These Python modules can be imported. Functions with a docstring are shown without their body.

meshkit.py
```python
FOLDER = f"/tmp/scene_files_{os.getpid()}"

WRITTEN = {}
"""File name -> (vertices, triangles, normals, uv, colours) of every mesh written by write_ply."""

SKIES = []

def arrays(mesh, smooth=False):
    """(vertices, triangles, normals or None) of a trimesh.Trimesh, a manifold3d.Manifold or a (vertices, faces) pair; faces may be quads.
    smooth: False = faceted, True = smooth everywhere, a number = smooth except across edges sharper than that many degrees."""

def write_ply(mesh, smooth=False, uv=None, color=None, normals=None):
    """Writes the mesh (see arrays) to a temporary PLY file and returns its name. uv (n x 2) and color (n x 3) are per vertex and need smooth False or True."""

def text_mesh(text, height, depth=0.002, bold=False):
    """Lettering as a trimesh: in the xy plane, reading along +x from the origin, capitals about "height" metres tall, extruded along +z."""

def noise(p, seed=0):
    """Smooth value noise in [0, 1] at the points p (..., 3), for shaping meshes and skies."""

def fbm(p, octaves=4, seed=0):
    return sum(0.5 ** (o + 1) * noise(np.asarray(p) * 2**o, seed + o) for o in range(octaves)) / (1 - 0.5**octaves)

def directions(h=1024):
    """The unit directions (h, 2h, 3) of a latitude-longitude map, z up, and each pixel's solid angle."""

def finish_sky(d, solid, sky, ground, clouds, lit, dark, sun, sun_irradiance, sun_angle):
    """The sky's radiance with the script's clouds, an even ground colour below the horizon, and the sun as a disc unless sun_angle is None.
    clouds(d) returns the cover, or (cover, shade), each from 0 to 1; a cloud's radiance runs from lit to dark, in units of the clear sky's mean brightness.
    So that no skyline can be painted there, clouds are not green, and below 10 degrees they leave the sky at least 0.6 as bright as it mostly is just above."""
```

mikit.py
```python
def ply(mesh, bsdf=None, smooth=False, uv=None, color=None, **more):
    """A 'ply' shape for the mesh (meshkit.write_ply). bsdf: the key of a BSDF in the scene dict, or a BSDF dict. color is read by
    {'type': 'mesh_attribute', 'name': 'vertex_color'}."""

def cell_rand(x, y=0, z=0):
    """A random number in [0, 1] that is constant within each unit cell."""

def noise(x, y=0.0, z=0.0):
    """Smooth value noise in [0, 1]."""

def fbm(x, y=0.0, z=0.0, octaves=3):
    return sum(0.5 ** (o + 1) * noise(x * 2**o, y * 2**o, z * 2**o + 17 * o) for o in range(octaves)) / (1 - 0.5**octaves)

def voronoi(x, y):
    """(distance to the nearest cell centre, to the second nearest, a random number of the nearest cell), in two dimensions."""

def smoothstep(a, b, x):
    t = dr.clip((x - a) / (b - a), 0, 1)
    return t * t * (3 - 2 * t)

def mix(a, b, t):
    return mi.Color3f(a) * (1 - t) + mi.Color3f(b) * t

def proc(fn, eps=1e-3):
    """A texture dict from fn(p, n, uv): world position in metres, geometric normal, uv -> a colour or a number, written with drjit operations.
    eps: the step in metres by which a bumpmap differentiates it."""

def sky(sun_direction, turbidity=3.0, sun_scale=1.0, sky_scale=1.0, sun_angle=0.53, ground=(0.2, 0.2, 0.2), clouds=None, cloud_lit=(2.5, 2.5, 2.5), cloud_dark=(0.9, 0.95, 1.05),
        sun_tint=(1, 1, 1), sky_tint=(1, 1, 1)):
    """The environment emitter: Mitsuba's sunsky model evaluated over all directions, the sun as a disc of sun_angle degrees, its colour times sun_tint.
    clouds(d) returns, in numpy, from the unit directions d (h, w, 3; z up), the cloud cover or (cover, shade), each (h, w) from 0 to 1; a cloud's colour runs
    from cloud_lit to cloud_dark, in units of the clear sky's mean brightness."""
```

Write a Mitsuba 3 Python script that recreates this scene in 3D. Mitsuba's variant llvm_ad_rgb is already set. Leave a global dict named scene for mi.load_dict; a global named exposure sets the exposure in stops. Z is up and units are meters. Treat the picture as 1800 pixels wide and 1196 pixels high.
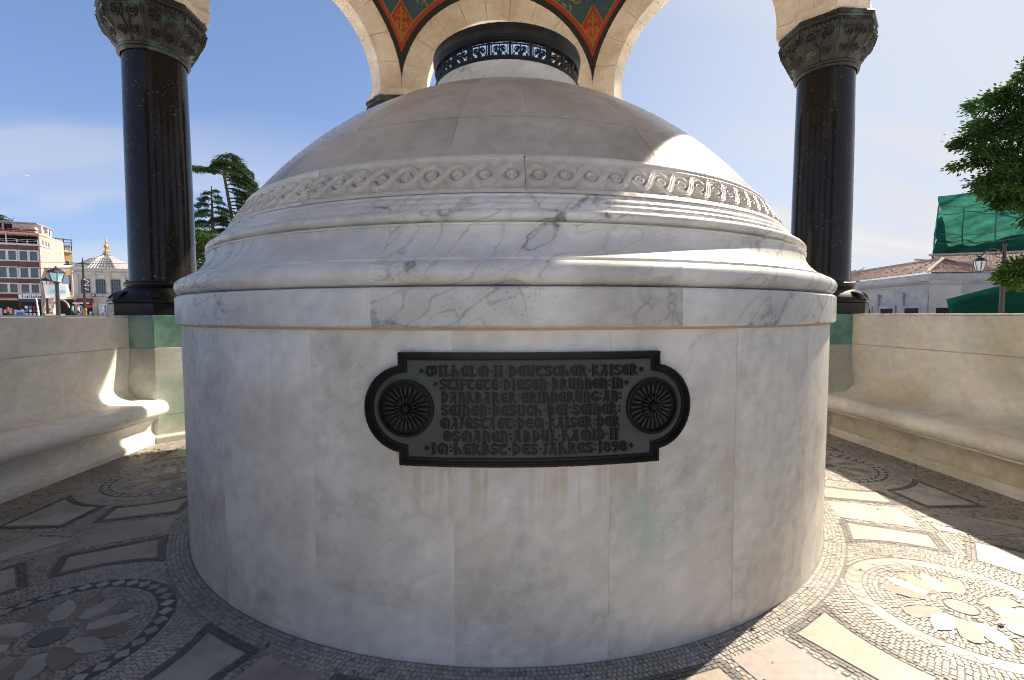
import math, random
import numpy as np, trimesh, shapely, mitsuba as mi, drjit as dr
import shapely.geometry as sg, shapely.affinity as sa
from shapely.ops import unary_union
import mikit, meshkit
from mikit import noise, fbm, voronoi, smoothstep, mix, proc, cell_rand

T = mi.ScalarTransform4f
PI = math.pi
scene, labels = {}, {}

# ---------------------------------------------------------------- camera, sky, exposure
EYE = (-0.143, -3.714, 1.25)
YAW, PITCH, ROLL = 0.0477, 0.0536, -0.0021
_f = np.array([math.sin(YAW) * math.cos(PITCH), math.cos(YAW) * math.cos(PITCH), -math.sin(PITCH)])
_r = np.array([math.cos(YAW), -math.sin(YAW), 0.0])
_u = np.cross(_r, _f)
_up = _u * math.cos(ROLL) - _r * math.sin(ROLL)
scene['camera'] = {'type': 'perspective', 'fov': 2 * math.degrees(math.atan(900 / 829.68)), 'fov_axis': 'x', 'near_clip': 0.02, 'far_clip': 3000.0,
                   'to_world': T().look_at(origin=list(EYE), target=[float(a + b) for a, b in zip(EYE, _f)], up=[float(a) for a in _up])}
SUN = (0.5951, 0.4105, 0.6909)


def sky_clouds(d):
    az = np.arctan2(d[..., 0], d[..., 1])            # 0 straight ahead, + to the right
    el = np.maximum(d[..., 2], 0.0)
    h = np.stack([d[..., 0] / (el + 0.18), d[..., 1] / (el + 0.18), 0 * el], -1)
    w = meshkit.fbm(h * 0.9 + 5.0, 4, 3)
    q = np.stack([h[..., 0] * 0.55 + 0.5 * w, h[..., 1] * 2.6 + 1.2 * w, 0 * el], -1)
    s = meshkit.fbm(q * 1.1, 6, 11)                   # streaks of cirrus
    b = meshkit.fbm(h * 0.45 + 9.0, 4, 23)            # where there are any
    m = np.clip((s - 0.42) / 0.28, 0, 1) * np.clip((b - 0.26) / 0.25, 0, 1)
    veil = np.clip((az + 0.25) / 1.0, 0, 1) * np.clip(1.1 - np.abs(az - 0.75) / 2.2, 0, 1) * 0.66 + 0.05
    low = np.exp(-el / 0.12) * 0.20                   # haze towards the horizon
    return np.clip(m * 0.30 + veil + low, 0, 0.9), 0.35 * (1 - m)


scene['sky'] = mikit.sky(SUN, turbidity=4.0, clouds=sky_clouds, cloud_lit=(2.0, 1.95, 1.92), cloud_dark=(1.0, 1.12, 1.35), ground=(0.4, 0.385, 0.36), sun_tint=(0.96, 1.0, 1.06), sky_tint=(0.41, 0.45, 0.54))
exposure = 3.0

# ---------------------------------------------------------------- helpers
def numbered(key):
    if key not in scene and key not in used:
        used.add(key); return key
    n = 1
    while f'{key}_{n:03d}' in used or f'{key}_{n:03d}' in scene:
        n += 1
    used.add(f'{key}_{n:03d}'); return f'{key}_{n:03d}'


used = set()


def thing(name, label, cat, group=None, kind=None):
    key = numbered(name)
    labels[key] = {'label': label, 'category': cat}
    if group: labels[key]['group'] = group
    if kind: labels[key]['kind'] = kind
    return key


def part(parent, name, mesh, bsdf, smooth=False, label=None, kind=None, **more):
    key = numbered(f'{parent}__{name}' if parent else name)
    if isinstance(mesh, dict):
        scene[key] = {**mesh, **more}
    else:
        scene[key] = mikit.ply(mesh, bsdf, smooth=smooth, **more)
    if label or kind:
        labels[key] = {k: v for k, v in (('label', label), ('kind', kind)) if v}
    return key


def struct(name, mesh, bsdf, label=None, smooth=False, **more):
    key = numbered(name)
    scene[key] = mikit.ply(mesh, bsdf, smooth=smooth, **more)
    labels[key] = {'kind': 'structure'}
    if label: labels[key]['label'] = label
    return key


def cat(meshes):
    return trimesh.util.concatenate([m for m in meshes if m is not None])


def tm(v, f):
    return trimesh.Trimesh(np.asarray(v, float), np.asarray(f, int), process=False)


def box(x0, x1, y0, y1, z0, z1):
    m = trimesh.creation.box((x1 - x0, y1 - y0, z1 - z0)); m.apply_translation(((x0 + x1) / 2, (y0 + y1) / 2, (z0 + z1) / 2)); return m


def grid_mesh(P, closed_u=False, closed_v=False):
    """P (nu, nv, 3) -> quads as triangles."""
    nu, nv = P.shape[:2]
    i = np.arange(nu if closed_u else nu - 1); j = np.arange(nv if closed_v else nv - 1)
    I, J = np.meshgrid(i, j, indexing='ij'); I2, J2 = (I + 1) % nu, (J + 1) % nv
    a, b, c, d = I * nv + J, I2 * nv + J, I2 * nv + J2, I * nv + J2
    f = np.concatenate([np.stack([a, b, c], -1).reshape(-1, 3), np.stack([a, c, d], -1).reshape(-1, 3)])
    return tm(P.reshape(-1, 3), f)


def fix(m):
    m = trimesh.Trimesh(m.vertices, m.faces, process=True)
    trimesh.repair.fix_normals(m); return m


def sweep_ring(prof, a0, a1, n, full=False):
    """Solid of a closed profile [(r, z)] turned from angle a0 to a1 in degrees, with end caps unless it is a full ring."""
    pr = np.asarray(prof, float)
    if np.sum(pr[:, 0] * np.roll(pr[:, 1], -1) - np.roll(pr[:, 0], -1) * pr[:, 1]) < 0: pr = pr[::-1]
    th = np.radians(np.linspace(a0, a1, n + 1))
    if full: th = th[:-1]
    P = np.stack([pr[None, :, 0] * np.cos(th)[:, None], pr[None, :, 0] * np.sin(th)[:, None], np.broadcast_to(pr[None, :, 1], (len(th), len(pr)))], -1)
    m = grid_mesh(P, closed_u=full, closed_v=True)
    if not full:
        tri = earcut(pr)
        k = (len(th) - 1) * len(pr)
        m = tm(m.vertices, np.vstack([m.faces, tri, tri[:, ::-1] + k]))
        if m.volume < 0: m.invert()
    elif m.volume < 0: m.invert()
    return m


def earcut(poly):
    import mapbox_earcut as ec
    p = np.asarray(poly, float)
    return np.asarray(ec.triangulate_float64(p, np.array([len(p)], np.uint32))).reshape(-1, 3).astype(int)


def lathe(prof, n=48, a=None):
    """Open profile [(r, z)] turned fully: a surface."""
    pr = np.asarray(prof, float); th = np.linspace(0, 2 * PI, n + 1)[:-1]
    P = np.stack([pr[None, :, 0] * np.cos(th)[:, None], pr[None, :, 0] * np.sin(th)[:, None], np.broadcast_to(pr[None, :, 1], (n, len(pr)))], -1)
    m = grid_mesh(P, closed_u=True)
    up = pr[-1, 1] >= pr[0, 1]
    if not up: m.invert()
    return m


def extrude(poly, h0, h1):
    out = []
    for g in getattr(poly, 'geoms', [poly]):
        if g.geom_type == 'Polygon' and g.area > 1e-9:
            m = trimesh.creation.extrude_polygon(g, h1 - h0, engine='earcut'); m.apply_translation((0, 0, h0)); out.append(m)
    return cat(out) if out else None


def frame(m, o, ux, uy, uz):
    m = m.copy(); V = np.asarray(m.vertices)
    m.vertices = np.asarray(o) + V[:, :1] * np.asarray(ux, float) + V[:, 1:2] * np.asarray(uy, float) + V[:, 2:] * np.asarray(uz, float)
    if np.dot(np.cross(ux, uy), uz) < 0: m.invert()
    return m


def prism_y(prof, y0, y1, bevel=0.0):
    """Closed profile [(x, z)] along y."""
    m = extrude(sg.Polygon(prof), y0, y1)
    return frame(m, (0, 0, 0), (1, 0, 0), (0, 0, 1), (0, 1, 0))


def ngon(apothem, n=8, rot=22.5):
    R = apothem / math.cos(PI / n)
    return [(R * math.cos(math.radians(rot + 360 / n * k)), R * math.sin(math.radians(rot + 360 / n * k))) for k in range(n)]


def octa_lathe(prof):
    """[(apothem, z)] with an octagonal plan whose faces look along the axes; flat faces."""
    P = np.array([[(x, y, z) for x, y in ngon(a)] for a, z in prof]).transpose(1, 0, 2)
    m = grid_mesh(P, closed_u=True)
    caps = [np.array([[0, i, i + 1] for i in range(1, 7)])]
    nv = len(prof)
    bot = caps[0] * nv; top = caps[0] * nv + nv - 1
    return tm(m.vertices, np.vstack([m.faces, bot[:, ::-1], top]))


def tube(pts, r, sides=6, cap=True):
    p = np.asarray(pts, float)
    r = np.broadcast_to(r, (len(p),))
    t = np.gradient(p, axis=0); t /= np.linalg.norm(t, axis=1, keepdims=True) + 1e-12
    ref = np.where(np.abs(t[:, 2:]) < 0.9, [0, 0, 1.0], [1.0, 0, 0])
    a = np.cross(t, ref); a /= np.linalg.norm(a, axis=1, keepdims=True) + 1e-12
    b = np.cross(t, a); g = np.arange(sides) * 2 * PI / sides
    P = p[:, None] + r[:, None, None] * (np.cos(g)[None, :, None] * a[:, None] + np.sin(g)[None, :, None] * b[:, None])
    m = grid_mesh(P, closed_v=True)
    m.invert()
    if cap:
        k = np.array([[0, i, i + 1] for i in range(1, sides - 1)]); e = (len(p) - 1) * sides
        m = tm(m.vertices, np.vstack([m.faces, k, k[:, ::-1] + e]))
    if m.volume < 0: m.invert()
    return m


def moved(m, x=0, y=0, z=0, rz=0, s=1.0):
    m = m.copy(); m.apply_scale(s) if s != 1 else None
    if rz: m.apply_transform(trimesh.transformations.rotation_matrix(math.radians(rz), (0, 0, 1)))
    m.apply_translation((x, y, z)); return m


# ---------------------------------------------------------------- materials
def bsdf(key, d):
    scene[key] = d; return key


def two(d):
    return {'type': 'twosided', 'bsdf': d}


def C(*c):
    return {'type': 'rgb', 'value': list(c)}


def plain(key, col, rough=0.6, metal=0.0, spec=0.5, **kw):
    return bsdf(key, two({'type': 'principled', 'base_color': C(*col), 'roughness': rough, 'metallic': metal, 'specular': spec, **kw}))


def pcol(key, fn, rough=0.5, spec=0.5, metal=0.0, bump=None, bscale=0.002, **kw):
    d = {'type': 'principled', 'base_color': proc(fn), 'roughness': rough, 'specular': spec, 'metallic': metal, **kw}
    if bump is not None: d = {'type': 'bumpmap', 'arbitrary': proc(bump, 2e-3), 'scale': bscale, 'bsdf': d}
    return bsdf(key, two(d))


def marble(key, base, seed, vein=0.5, vcol=(0.20, 0.21, 0.23), scale=1.0, stain=(0.40, 0.33, 0.24), st=0.35, green=0.0, streak=0.0, rough=0.42, spec=0.4, pits=0.25, cloud=0.25, cell=None, mottle=0.0, runs=False):
    """cell = (degrees, first): every stone of that many degrees round the basin is cut from another place of the block."""
    def fn(p, n, uv):
        o, tone = seed, 1.0
        if cell:
            k = dr.floor((dr.atan2(p.y, p.x) * (180 / PI) - cell[1]) / cell[0])
            h = cell_rand(k, seed); o = seed + 9.0 * h; tone = 0.94 + 0.10 * cell_rand(k, seed + 3)
        x, y, z = p.x + o * 3.7, p.y + o * 1.9, p.z + o * 0.7
        w = fbm(x * 1.6, y * 1.6, z * 1.6, 3)
        big = fbm(x * 2.3 + 3, y * 2.3, z * 1.7, 3)
        u1, u2, u3 = x * 0.64 + y * 0.48 + z * 0.6, y * 0.8 - x * 0.6, z * 0.8 - x * 0.48 - y * 0.36
        fine = fbm(u1 * 24, u2 * 24, u3 * 24, 3)
        c = mix(base, [b * (1 - 0.42 * cloud) for b in base], smoothstep(0.35, 0.7, big))
        if vein:
            q1, q2, q3 = u1 * 1.1 * scale + 1.6 * w, u2 * 3.4 * scale + 1.9 * big, u3 * 3.4 * scale + 1.3 * w
            n1 = dr.abs(2 * noise(q1, q2, q3) + 0.35 * (fine - 0.5) - 1)
            v1 = 0.75 * (1 - smoothstep(0.0, 0.06, n1)) + 0.25 * (1 - smoothstep(0.0, 0.3, n1))
            v2 = 1 - smoothstep(0.0, 0.14, dr.abs(2 * noise(q1 * 2.7 + 9, q2 * 2.7, q3 * 2.7) + 0.5 * (fine - 0.5) - 1))
            msk = smoothstep(0.40, 0.66, fbm(u1 * 1.1 + 7, u2 * 2.4, u3 * 2.4, 3))
            v = (v1 * (0.4 + 0.6 * fine) + 0.7 * v2 * fine) * msk + 0.18 * msk * smoothstep(0.45, 0.7, fine)
            c = mix(c, vcol, dr.clip(v * vein, 0, 1))
        if mottle:
            c = c * (1 - mottle * (0.45 * smoothstep(0.42, 0.72, fbm(u1 * 6.5, u2 * 9.0, u3 * 6.5, 3)) + 0.42 * smoothstep(0.44, 0.72, fbm(u1 * 21 + 2 * w, u2 * 29, u3 * 21, 4)) * smoothstep(0.36, 0.60, w)))
        if st:
            s = smoothstep(0.50, 0.72, fbm(x * 2.9 + 31, y * 2.9, z * 2.2 - 11, 4))
            c = mix(c, stain, s * st)
        if green:
            g = smoothstep(0.50, 0.74, fbm(x * 1.7 - 13, y * 1.7 + 5, z * 2.3, 3))
            c = mix(c, (0.22, 0.36, 0.27), g * green)
        if streak:
            a = dr.atan2(p.y, p.x)
            k = smoothstep(0.45, 0.75, fbm(a * 26 + seed, z * 0.8, 0.0, 3))
            c = mix(c, [b * 0.66 for b in base], k * streak)
        if runs:                                                    # verdigris and rust that ran down from the plaque
            a = dr.atan2(p.y, p.x) * (180 / PI); k = fbm(a * 1.3, p.z * 1.1, 0.0, 3)
            under = smoothstep(0.735, 0.70, p.z) * smoothstep(0.45, 0.70, p.z) * smoothstep(13.5, 11.0, dr.abs(a + 90))
            c = mix(c, (0.50, 0.40, 0.27), under * smoothstep(0.40, 0.62, k) * 0.55)
            gx, gz = (a + 78.6) / 2.6, (p.z - 0.50 + 0.02 * (a + 78.6)) / 0.13
            c = mix(c, (0.36, 0.50, 0.42), dr.exp(-(gx * gx + gz * gz)) * smoothstep(0.30, 0.65, fine + 0.25 * k) * 0.6)
        c = c * (tone * (0.86 + 0.28 * fine))
        if pits:
            speck = smoothstep(0.76, 0.90, noise(u1 * 105, u2 * 105, u3 * 105)) * smoothstep(0.50, 0.66, w)
            c = mix(c, [b * 0.35 for b in base], speck * pits)
        return c
    return pcol(key, fn, rough, spec)


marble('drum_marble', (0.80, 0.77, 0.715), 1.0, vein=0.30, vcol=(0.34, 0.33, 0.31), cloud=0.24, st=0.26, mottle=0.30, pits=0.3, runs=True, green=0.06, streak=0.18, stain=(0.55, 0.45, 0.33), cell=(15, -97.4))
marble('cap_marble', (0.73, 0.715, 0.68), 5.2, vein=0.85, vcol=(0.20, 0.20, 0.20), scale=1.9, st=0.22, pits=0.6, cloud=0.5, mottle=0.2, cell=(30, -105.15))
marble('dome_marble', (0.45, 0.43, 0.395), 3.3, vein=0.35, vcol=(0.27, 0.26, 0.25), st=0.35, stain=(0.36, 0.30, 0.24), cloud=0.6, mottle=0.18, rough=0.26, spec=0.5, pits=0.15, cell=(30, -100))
marble('carved_marble', (0.58, 0.555, 0.51), 6.1, vein=0, st=0.28, stain=(0.42, 0.36, 0.29), cloud=0.4, cell=(30, -90))
marble('neck_marble', (0.58, 0.57, 0.54), 8.8, vein=0.9, vcol=(0.22, 0.23, 0.23), scale=2.0, st=0, cloud=0.5, pits=0)
marble('bench_marble', (0.81, 0.79, 0.755), 9.1, vein=0, st=0.20, cloud=0.30, stain=(0.58, 0.50, 0.40), pits=0.45, mottle=0.12, rough=0.5)
marble('bench_back_marble', (0.78, 0.76, 0.715), 10.4, vein=0, st=0.25, cloud=0.40, green=0.14, stain=(0.52, 0.46, 0.36), rough=0.5, pits=0.3, mottle=0.14)
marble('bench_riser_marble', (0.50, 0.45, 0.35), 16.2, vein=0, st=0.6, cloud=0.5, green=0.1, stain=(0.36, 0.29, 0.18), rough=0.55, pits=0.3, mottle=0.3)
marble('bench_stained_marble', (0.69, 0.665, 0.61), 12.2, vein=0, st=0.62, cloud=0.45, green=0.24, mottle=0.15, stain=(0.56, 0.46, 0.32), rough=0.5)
marble('arch_marble', (0.75, 0.675, 0.57), 13.0, vein=0.5, vcol=(0.40, 0.31, 0.23), st=0.5, stain=(0.48, 0.36, 0.25), cloud=0.4, pits=0)
marble('green_marble', (0.17, 0.37, 0.29), 14.0, vein=0.5, vcol=(0.34, 0.50, 0.41), st=0.7, stain=(0.42, 0.50, 0.41), cloud=0.9, mottle=0.3, rough=0.35, pits=0)
marble('pier_stone', (0.54, 0.56, 0.49), 15.5, vein=0, st=0.35, stain=(0.36, 0.33, 0.25), cloud=0.5, green=0.6, rough=0.55, pits=0)
plain('mortar', (0.78, 0.74, 0.67), 0.9)
plain('dark_mortar', (0.16, 0.15, 0.14), 0.9)


def granite_fn(p, n, uv):
    s = noise(p.x * 160, p.y * 160, p.z * 160)
    g = smoothstep(0.80, 0.9, noise(p.x * 62, p.y * 62, p.z * 62)) * smoothstep(0.35, 0.6, noise(p.x * 9, p.y * 9, p.z * 9))
    c = mix((0.009, 0.008, 0.0078), (0.024, 0.0205, 0.0195), s)
    return mix(c, (0.20, 0.17, 0.155), g * 0.6)


pcol('granite', granite_fn, rough=0.13, spec=0.22)


def bronze_fn(p, n, uv):
    g = fbm(p.x * 7, p.y * 7, p.z * 7, 4)
    c = mix((0.013, 0.0125, 0.011), (0.032, 0.030, 0.027), fbm(p.x * 30, p.y * 30, p.z * 30, 2))
    return mix(c, (0.075, 0.125, 0.105), smoothstep(0.52, 0.75, g) * 0.8)


pcol('bronze', bronze_fn, rough=0.42, spec=0.45, metal=0.1)


def dark_bronze_fn(p, n, uv):
    return mix((0.006, 0.006, 0.0058), (0.017, 0.017, 0.016), fbm(p.x * 18, p.y * 18, p.z * 18, 3))


pcol('dark_bronze', dark_bronze_fn, rough=0.42, spec=0.22)


def field_bronze_fn(p, n, uv):
    return mix((0.046, 0.051, 0.047), (0.088, 0.099, 0.091), fbm(p.x * 14, p.y * 14, p.z * 14, 4))


pcol('field_bronze', field_bronze_fn, rough=0.6, spec=0.4)

# ================================================================ THE DOMED BASIN
basin = thing('fountain_basin', 'huge round white marble fountain basin with a domed lid, carved ring band and bronze crown', 'fountain')
A_, B_, ZB, NE = 2.155, 2.062, 0.8, 1.848


def dome_r(z):
    return A_ * (1 - ((np.asarray(z) - ZB) / B_) ** NE) ** (1 / NE)


random.seed(4)
g = 0.05
for k in range(24):
    a0 = -97.4 + 15 * (k - 6)
    o = random.uniform(-0.0015, 0.0015)
    pr = [(2.04, 0.0), (2.106 + o, 0.0), (2.106 + o, 1.196), (2.04, 1.196)]
    part(basin, 'slab', sweep_ring(pr, a0 + g, a0 + 15 - g, 10), 'drum_marble', 30)
def inset(pr, d=0.0016):
    q = sg.Polygon(pr).buffer(-d, join_style=2); return list(q.exterior.coords)[:-1]


part(basin, 'core', lathe([(2.1038, 0.0), (2.1038, 1.2), (2.08, 1.207), (2.08, 1.343), (2.05, 1.350), (1.96, 1.44), (1.93, 1.50), (1.90, 1.59), (1.87, 1.70), (1.852, 1.73), (1.738, 1.888)] +
                          [(float(dome_r(z)) - 0.003, z) for z in np.linspace(1.90, 2.68, 24)], 144), 'mortar', 30)
plain('rust_mortar', (0.50, 0.37, 0.24), 0.9)
part(basin, 'bedding_joint', sweep_ring([(2.08, 1.1965), (2.1115, 1.1965), (2.1115, 1.2062), (2.08, 1.2062)], 0, 360, 144, True), 'rust_mortar', 30)
for k in range(12):
    a0 = -105.1 + 30 * k
    o = random.uniform(-0.001, 0.001)
    pr = [(2.03, 1.2065), (2.125 + o, 1.2065), (2.131 + o, 1.213), (2.131 + o, 1.337), (2.124 + o, 1.345), (2.03, 1.345)]
    part(basin, 'rim_stone', sweep_ring(pr, a0 + g, a0 + 30 - g, 20), 'cap_marble', 30)
t = np.radians(np.linspace(-78, 84, 12))
p1 = [(1.93, 1.351), (2.086, 1.351)] + [(2.087 + 0.045 * math.cos(a), 1.395 + 0.0435 * math.sin(a)) for a in t] + [(2.080, 1.4395), (2.079, 1.450), (2.069, 1.4515)]
p1 += [(1.981 + 0.087 * ((1.578 - z) / 0.1265) ** 2.1, z) for z in np.linspace(1.4535, 1.576, 12)] + [(1.988, 1.579), (1.988, 1.586), (1.93, 1.588)]
t = np.radians(np.linspace(-86, 86, 10))
p2 = [(1.82, 1.5905), (1.953, 1.5905)] + [(1.956 + 0.030 * math.cos(a), 1.6155 + 0.0245 * math.sin(a)) for a in t] + [(1.946, 1.642), (1.946, 1.650), (1.938, 1.652), (1.9365, 1.661), (1.930, 1.669), (1.921, 1.672),
     (1.920, 1.681), (1.914, 1.690), (1.905, 1.697), (1.897, 1.699), (1.894, 1.712), (1.82, 1.712)]
for k in range(12):
    a0 = -105.2 + 30 * k
    part(basin, 'torus_stone', sweep_ring(p1, a0 + g, a0 + 30 - g, 20), 'cap_marble', 28)
    part(basin, 'moulding_stone', sweep_ring(p2, a0 + 0.03, a0 + 30 - 0.03, 20), 'cap_marble', 28)


for q in (p1, p2, [(2.03, 1.2065), (2.125, 1.2065), (2.131, 1.213), (2.131, 1.337), (2.124, 1.345), (2.03, 1.345)]):
    part(basin, 'joint_mortar', sweep_ring(inset(q), 0, 360, 144, True), 'mortar', 28)


def guilloche(a0, a1, per, ns):
    n = int(round((a1 - a0) / (360 / 108))) * per
    th = np.linspace(a0 + g, a1 - g, n + 1)
    z = np.linspace(1.7135, 1.893, ns)
    TH, Z = np.meshgrid(th, z, indexing='ij')
    R = dome_r(Z)
    e = 1e-4
    dr_ = (dome_r(Z + e) - dome_r(Z - e)) / (2 * e)
    nl = np.sqrt(1 + dr_ ** 2)
    s = (Z - 1.797) * 1.22
    sp = 0.106
    u = (TH + 90) / (360 / 108)
    hw, A = 0.0178, 0.0510
    H = np.full_like(s, -0.012)

    def strand(sgn):
        y = sgn * A * np.sin(PI * u); dy = sgn * A * PI / sp * np.cos(PI * u)
        d = (s - y) / np.sqrt(1 + dy ** 2 * 0.85)
        x = np.clip(np.abs(d) / hw, 0, 1)
        ridge = 0.0095 + 0.0028 * np.cos(2 * PI * 3.0 * d / (2 * hw)) - 0.002 * x ** 2
        edge = np.clip((hw - np.abs(d)) / 0.0035, 0, 1)
        return np.where(edge > 0, ridge * edge - 0.012 * (1 - edge), -0.012), edge
    h1, e1 = strand(1); h2, e2 = strand(-1)
    par = (np.round(u).astype(int) % 2 == 0)
    top, te = np.where(par, h1, h2), np.where(par, e1, e2); low = np.where(par, h2, h1)
    H = np.where(te > 0.02, np.maximum(top, np.where(te > 0.5, -1, low - 0.004)), low)
    ec = np.abs(((u - 0.5) - np.round(u - 0.5)) * sp); q = np.hypot(ec, s)
    eye = 0.021 * np.clip((0.0240 - q) / 0.0025, 0, 1) - 0.009 * np.clip((0.0155 - q) / 0.003, 0, 1) + 0.008 * np.clip((0.0075 - q) / 0.003, 0, 1)
    H = np.where((q < 0.0300), eye - 0.012, H)
    out = np.clip((np.abs(s) - 0.0745) / 0.003, 0, 1)
    H = H * (1 - out) + 0.0075 * out
    fil = np.clip((Z - 1.871) / 0.002, 0, 1) * np.clip((1.8925 - Z) / 0.002, 0, 1)
    H = H + fil * 0.007 * np.sqrt(np.clip(1 - ((Z - 1.882) / 0.0115) ** 2, 0, 1))
    H += (meshkit.fbm(np.stack([np.radians(TH) * 1.85 * 60, Z * 60, 0 * Z], -1), 3, 5) - 0.5) * 0.0016
    R2, Z2 = R + H / nl, Z - dr_ * H / nl
    tr = np.radians(TH)
    return grid_mesh(np.stack([R2 * np.cos(tr), R2 * np.sin(tr), Z2], -1))


for k in range(12):
    a0 = -90 + 30 * k
    c = (a0 + 15 + 180) % 360 - 180
    near = -172 < c < -8
    part(basin, 'carved_band', guilloche(a0, a0 + 30, 36 if near else 10, 64 if near else 20), 'carved_marble', True)


def dome_stones(z0, z1, first, count, key, off=0.0):
    zs = np.linspace(z0 + 0.002, z1 - 0.002, 9)
    out = [(float(dome_r(z)) + off, z) for z in zs]
    pr = [(out[0][0] - 0.07, z0 + 0.002 - 0.02)] + out + [(out[-1][0] - 0.05, z1 - 0.06)]
    w = 360 / count
    for k in range(count):
        part(basin, 'dome_stone', sweep_ring(pr, first + w * k + 0.07, first + w * (k + 1) - 0.07, 20), key, 28)


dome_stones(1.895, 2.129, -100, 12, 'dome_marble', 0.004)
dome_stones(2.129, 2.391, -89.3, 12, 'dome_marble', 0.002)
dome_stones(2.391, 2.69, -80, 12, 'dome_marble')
zs = np.linspace(0, 1, 10)
nk = [(0.545 + 0.26 * (1 - s) ** 2.6, 2.650 + (2.915 - 2.650) * s) for s in zs]
part(basin, 'neck', sweep_ring([(0.50, 2.65)] + nk + [(0.50, 2.915)], 0, 360, 72, True), 'neck_marble', 28)

# the bronze crown: flange, openwork panels, moulded rim
crown = f'{basin}__bronze_crown'
part(crown, 'flange', sweep_ring([(0.50, 2.9155), (0.551, 2.9155), (0.551, 2.928), (0.540, 2.934), (0.540, 2.941), (0.515, 2.941)], 0, 360, 96, True), 'dark_bronze', 28)
part(crown, 'rim', sweep_ring([(0.512, 3.043), (0.541, 3.043), (0.546, 3.050), (0.541, 3.056), (0.537, 3.060), (0.538, 3.085), (0.545, 3.105), (0.556, 3.118), (0.558, 3.140), (0.549, 3.148), (0.520, 3.148), (0.512, 3.12)], 0, 360, 96, True), 'dark_bronze', 28)


def bend(m, R, a0=0.0):
    """x along the arc, y up, z outward -> a cylinder of radius R, x = 0 at the angle a0 (radians)."""
    m = m.copy(); V = np.asarray(m.vertices); a = a0 + V[:, 0] / R; r = R + V[:, 2]
    m.vertices = np.stack([r * np.cos(a), r * np.sin(a), V[:, 1]], -1)
    if m.volume < 0: m.invert()
    return m


def line(pts, w, cap=2):
    return sg.LineString(pts).buffer(w / 2, cap_style=cap, join_style=1, quad_segs=3)


def spiral(cx, cy, r0, r1, a0, turns, n=26):
    s = np.linspace(0, 1, n); a = math.radians(a0) + s * turns * 2 * PI; r = r0 + (r1 - r0) * s
    return [(cx + q * math.cos(b), cy + q * math.sin(b)) for q, b in zip(r, a)]


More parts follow.
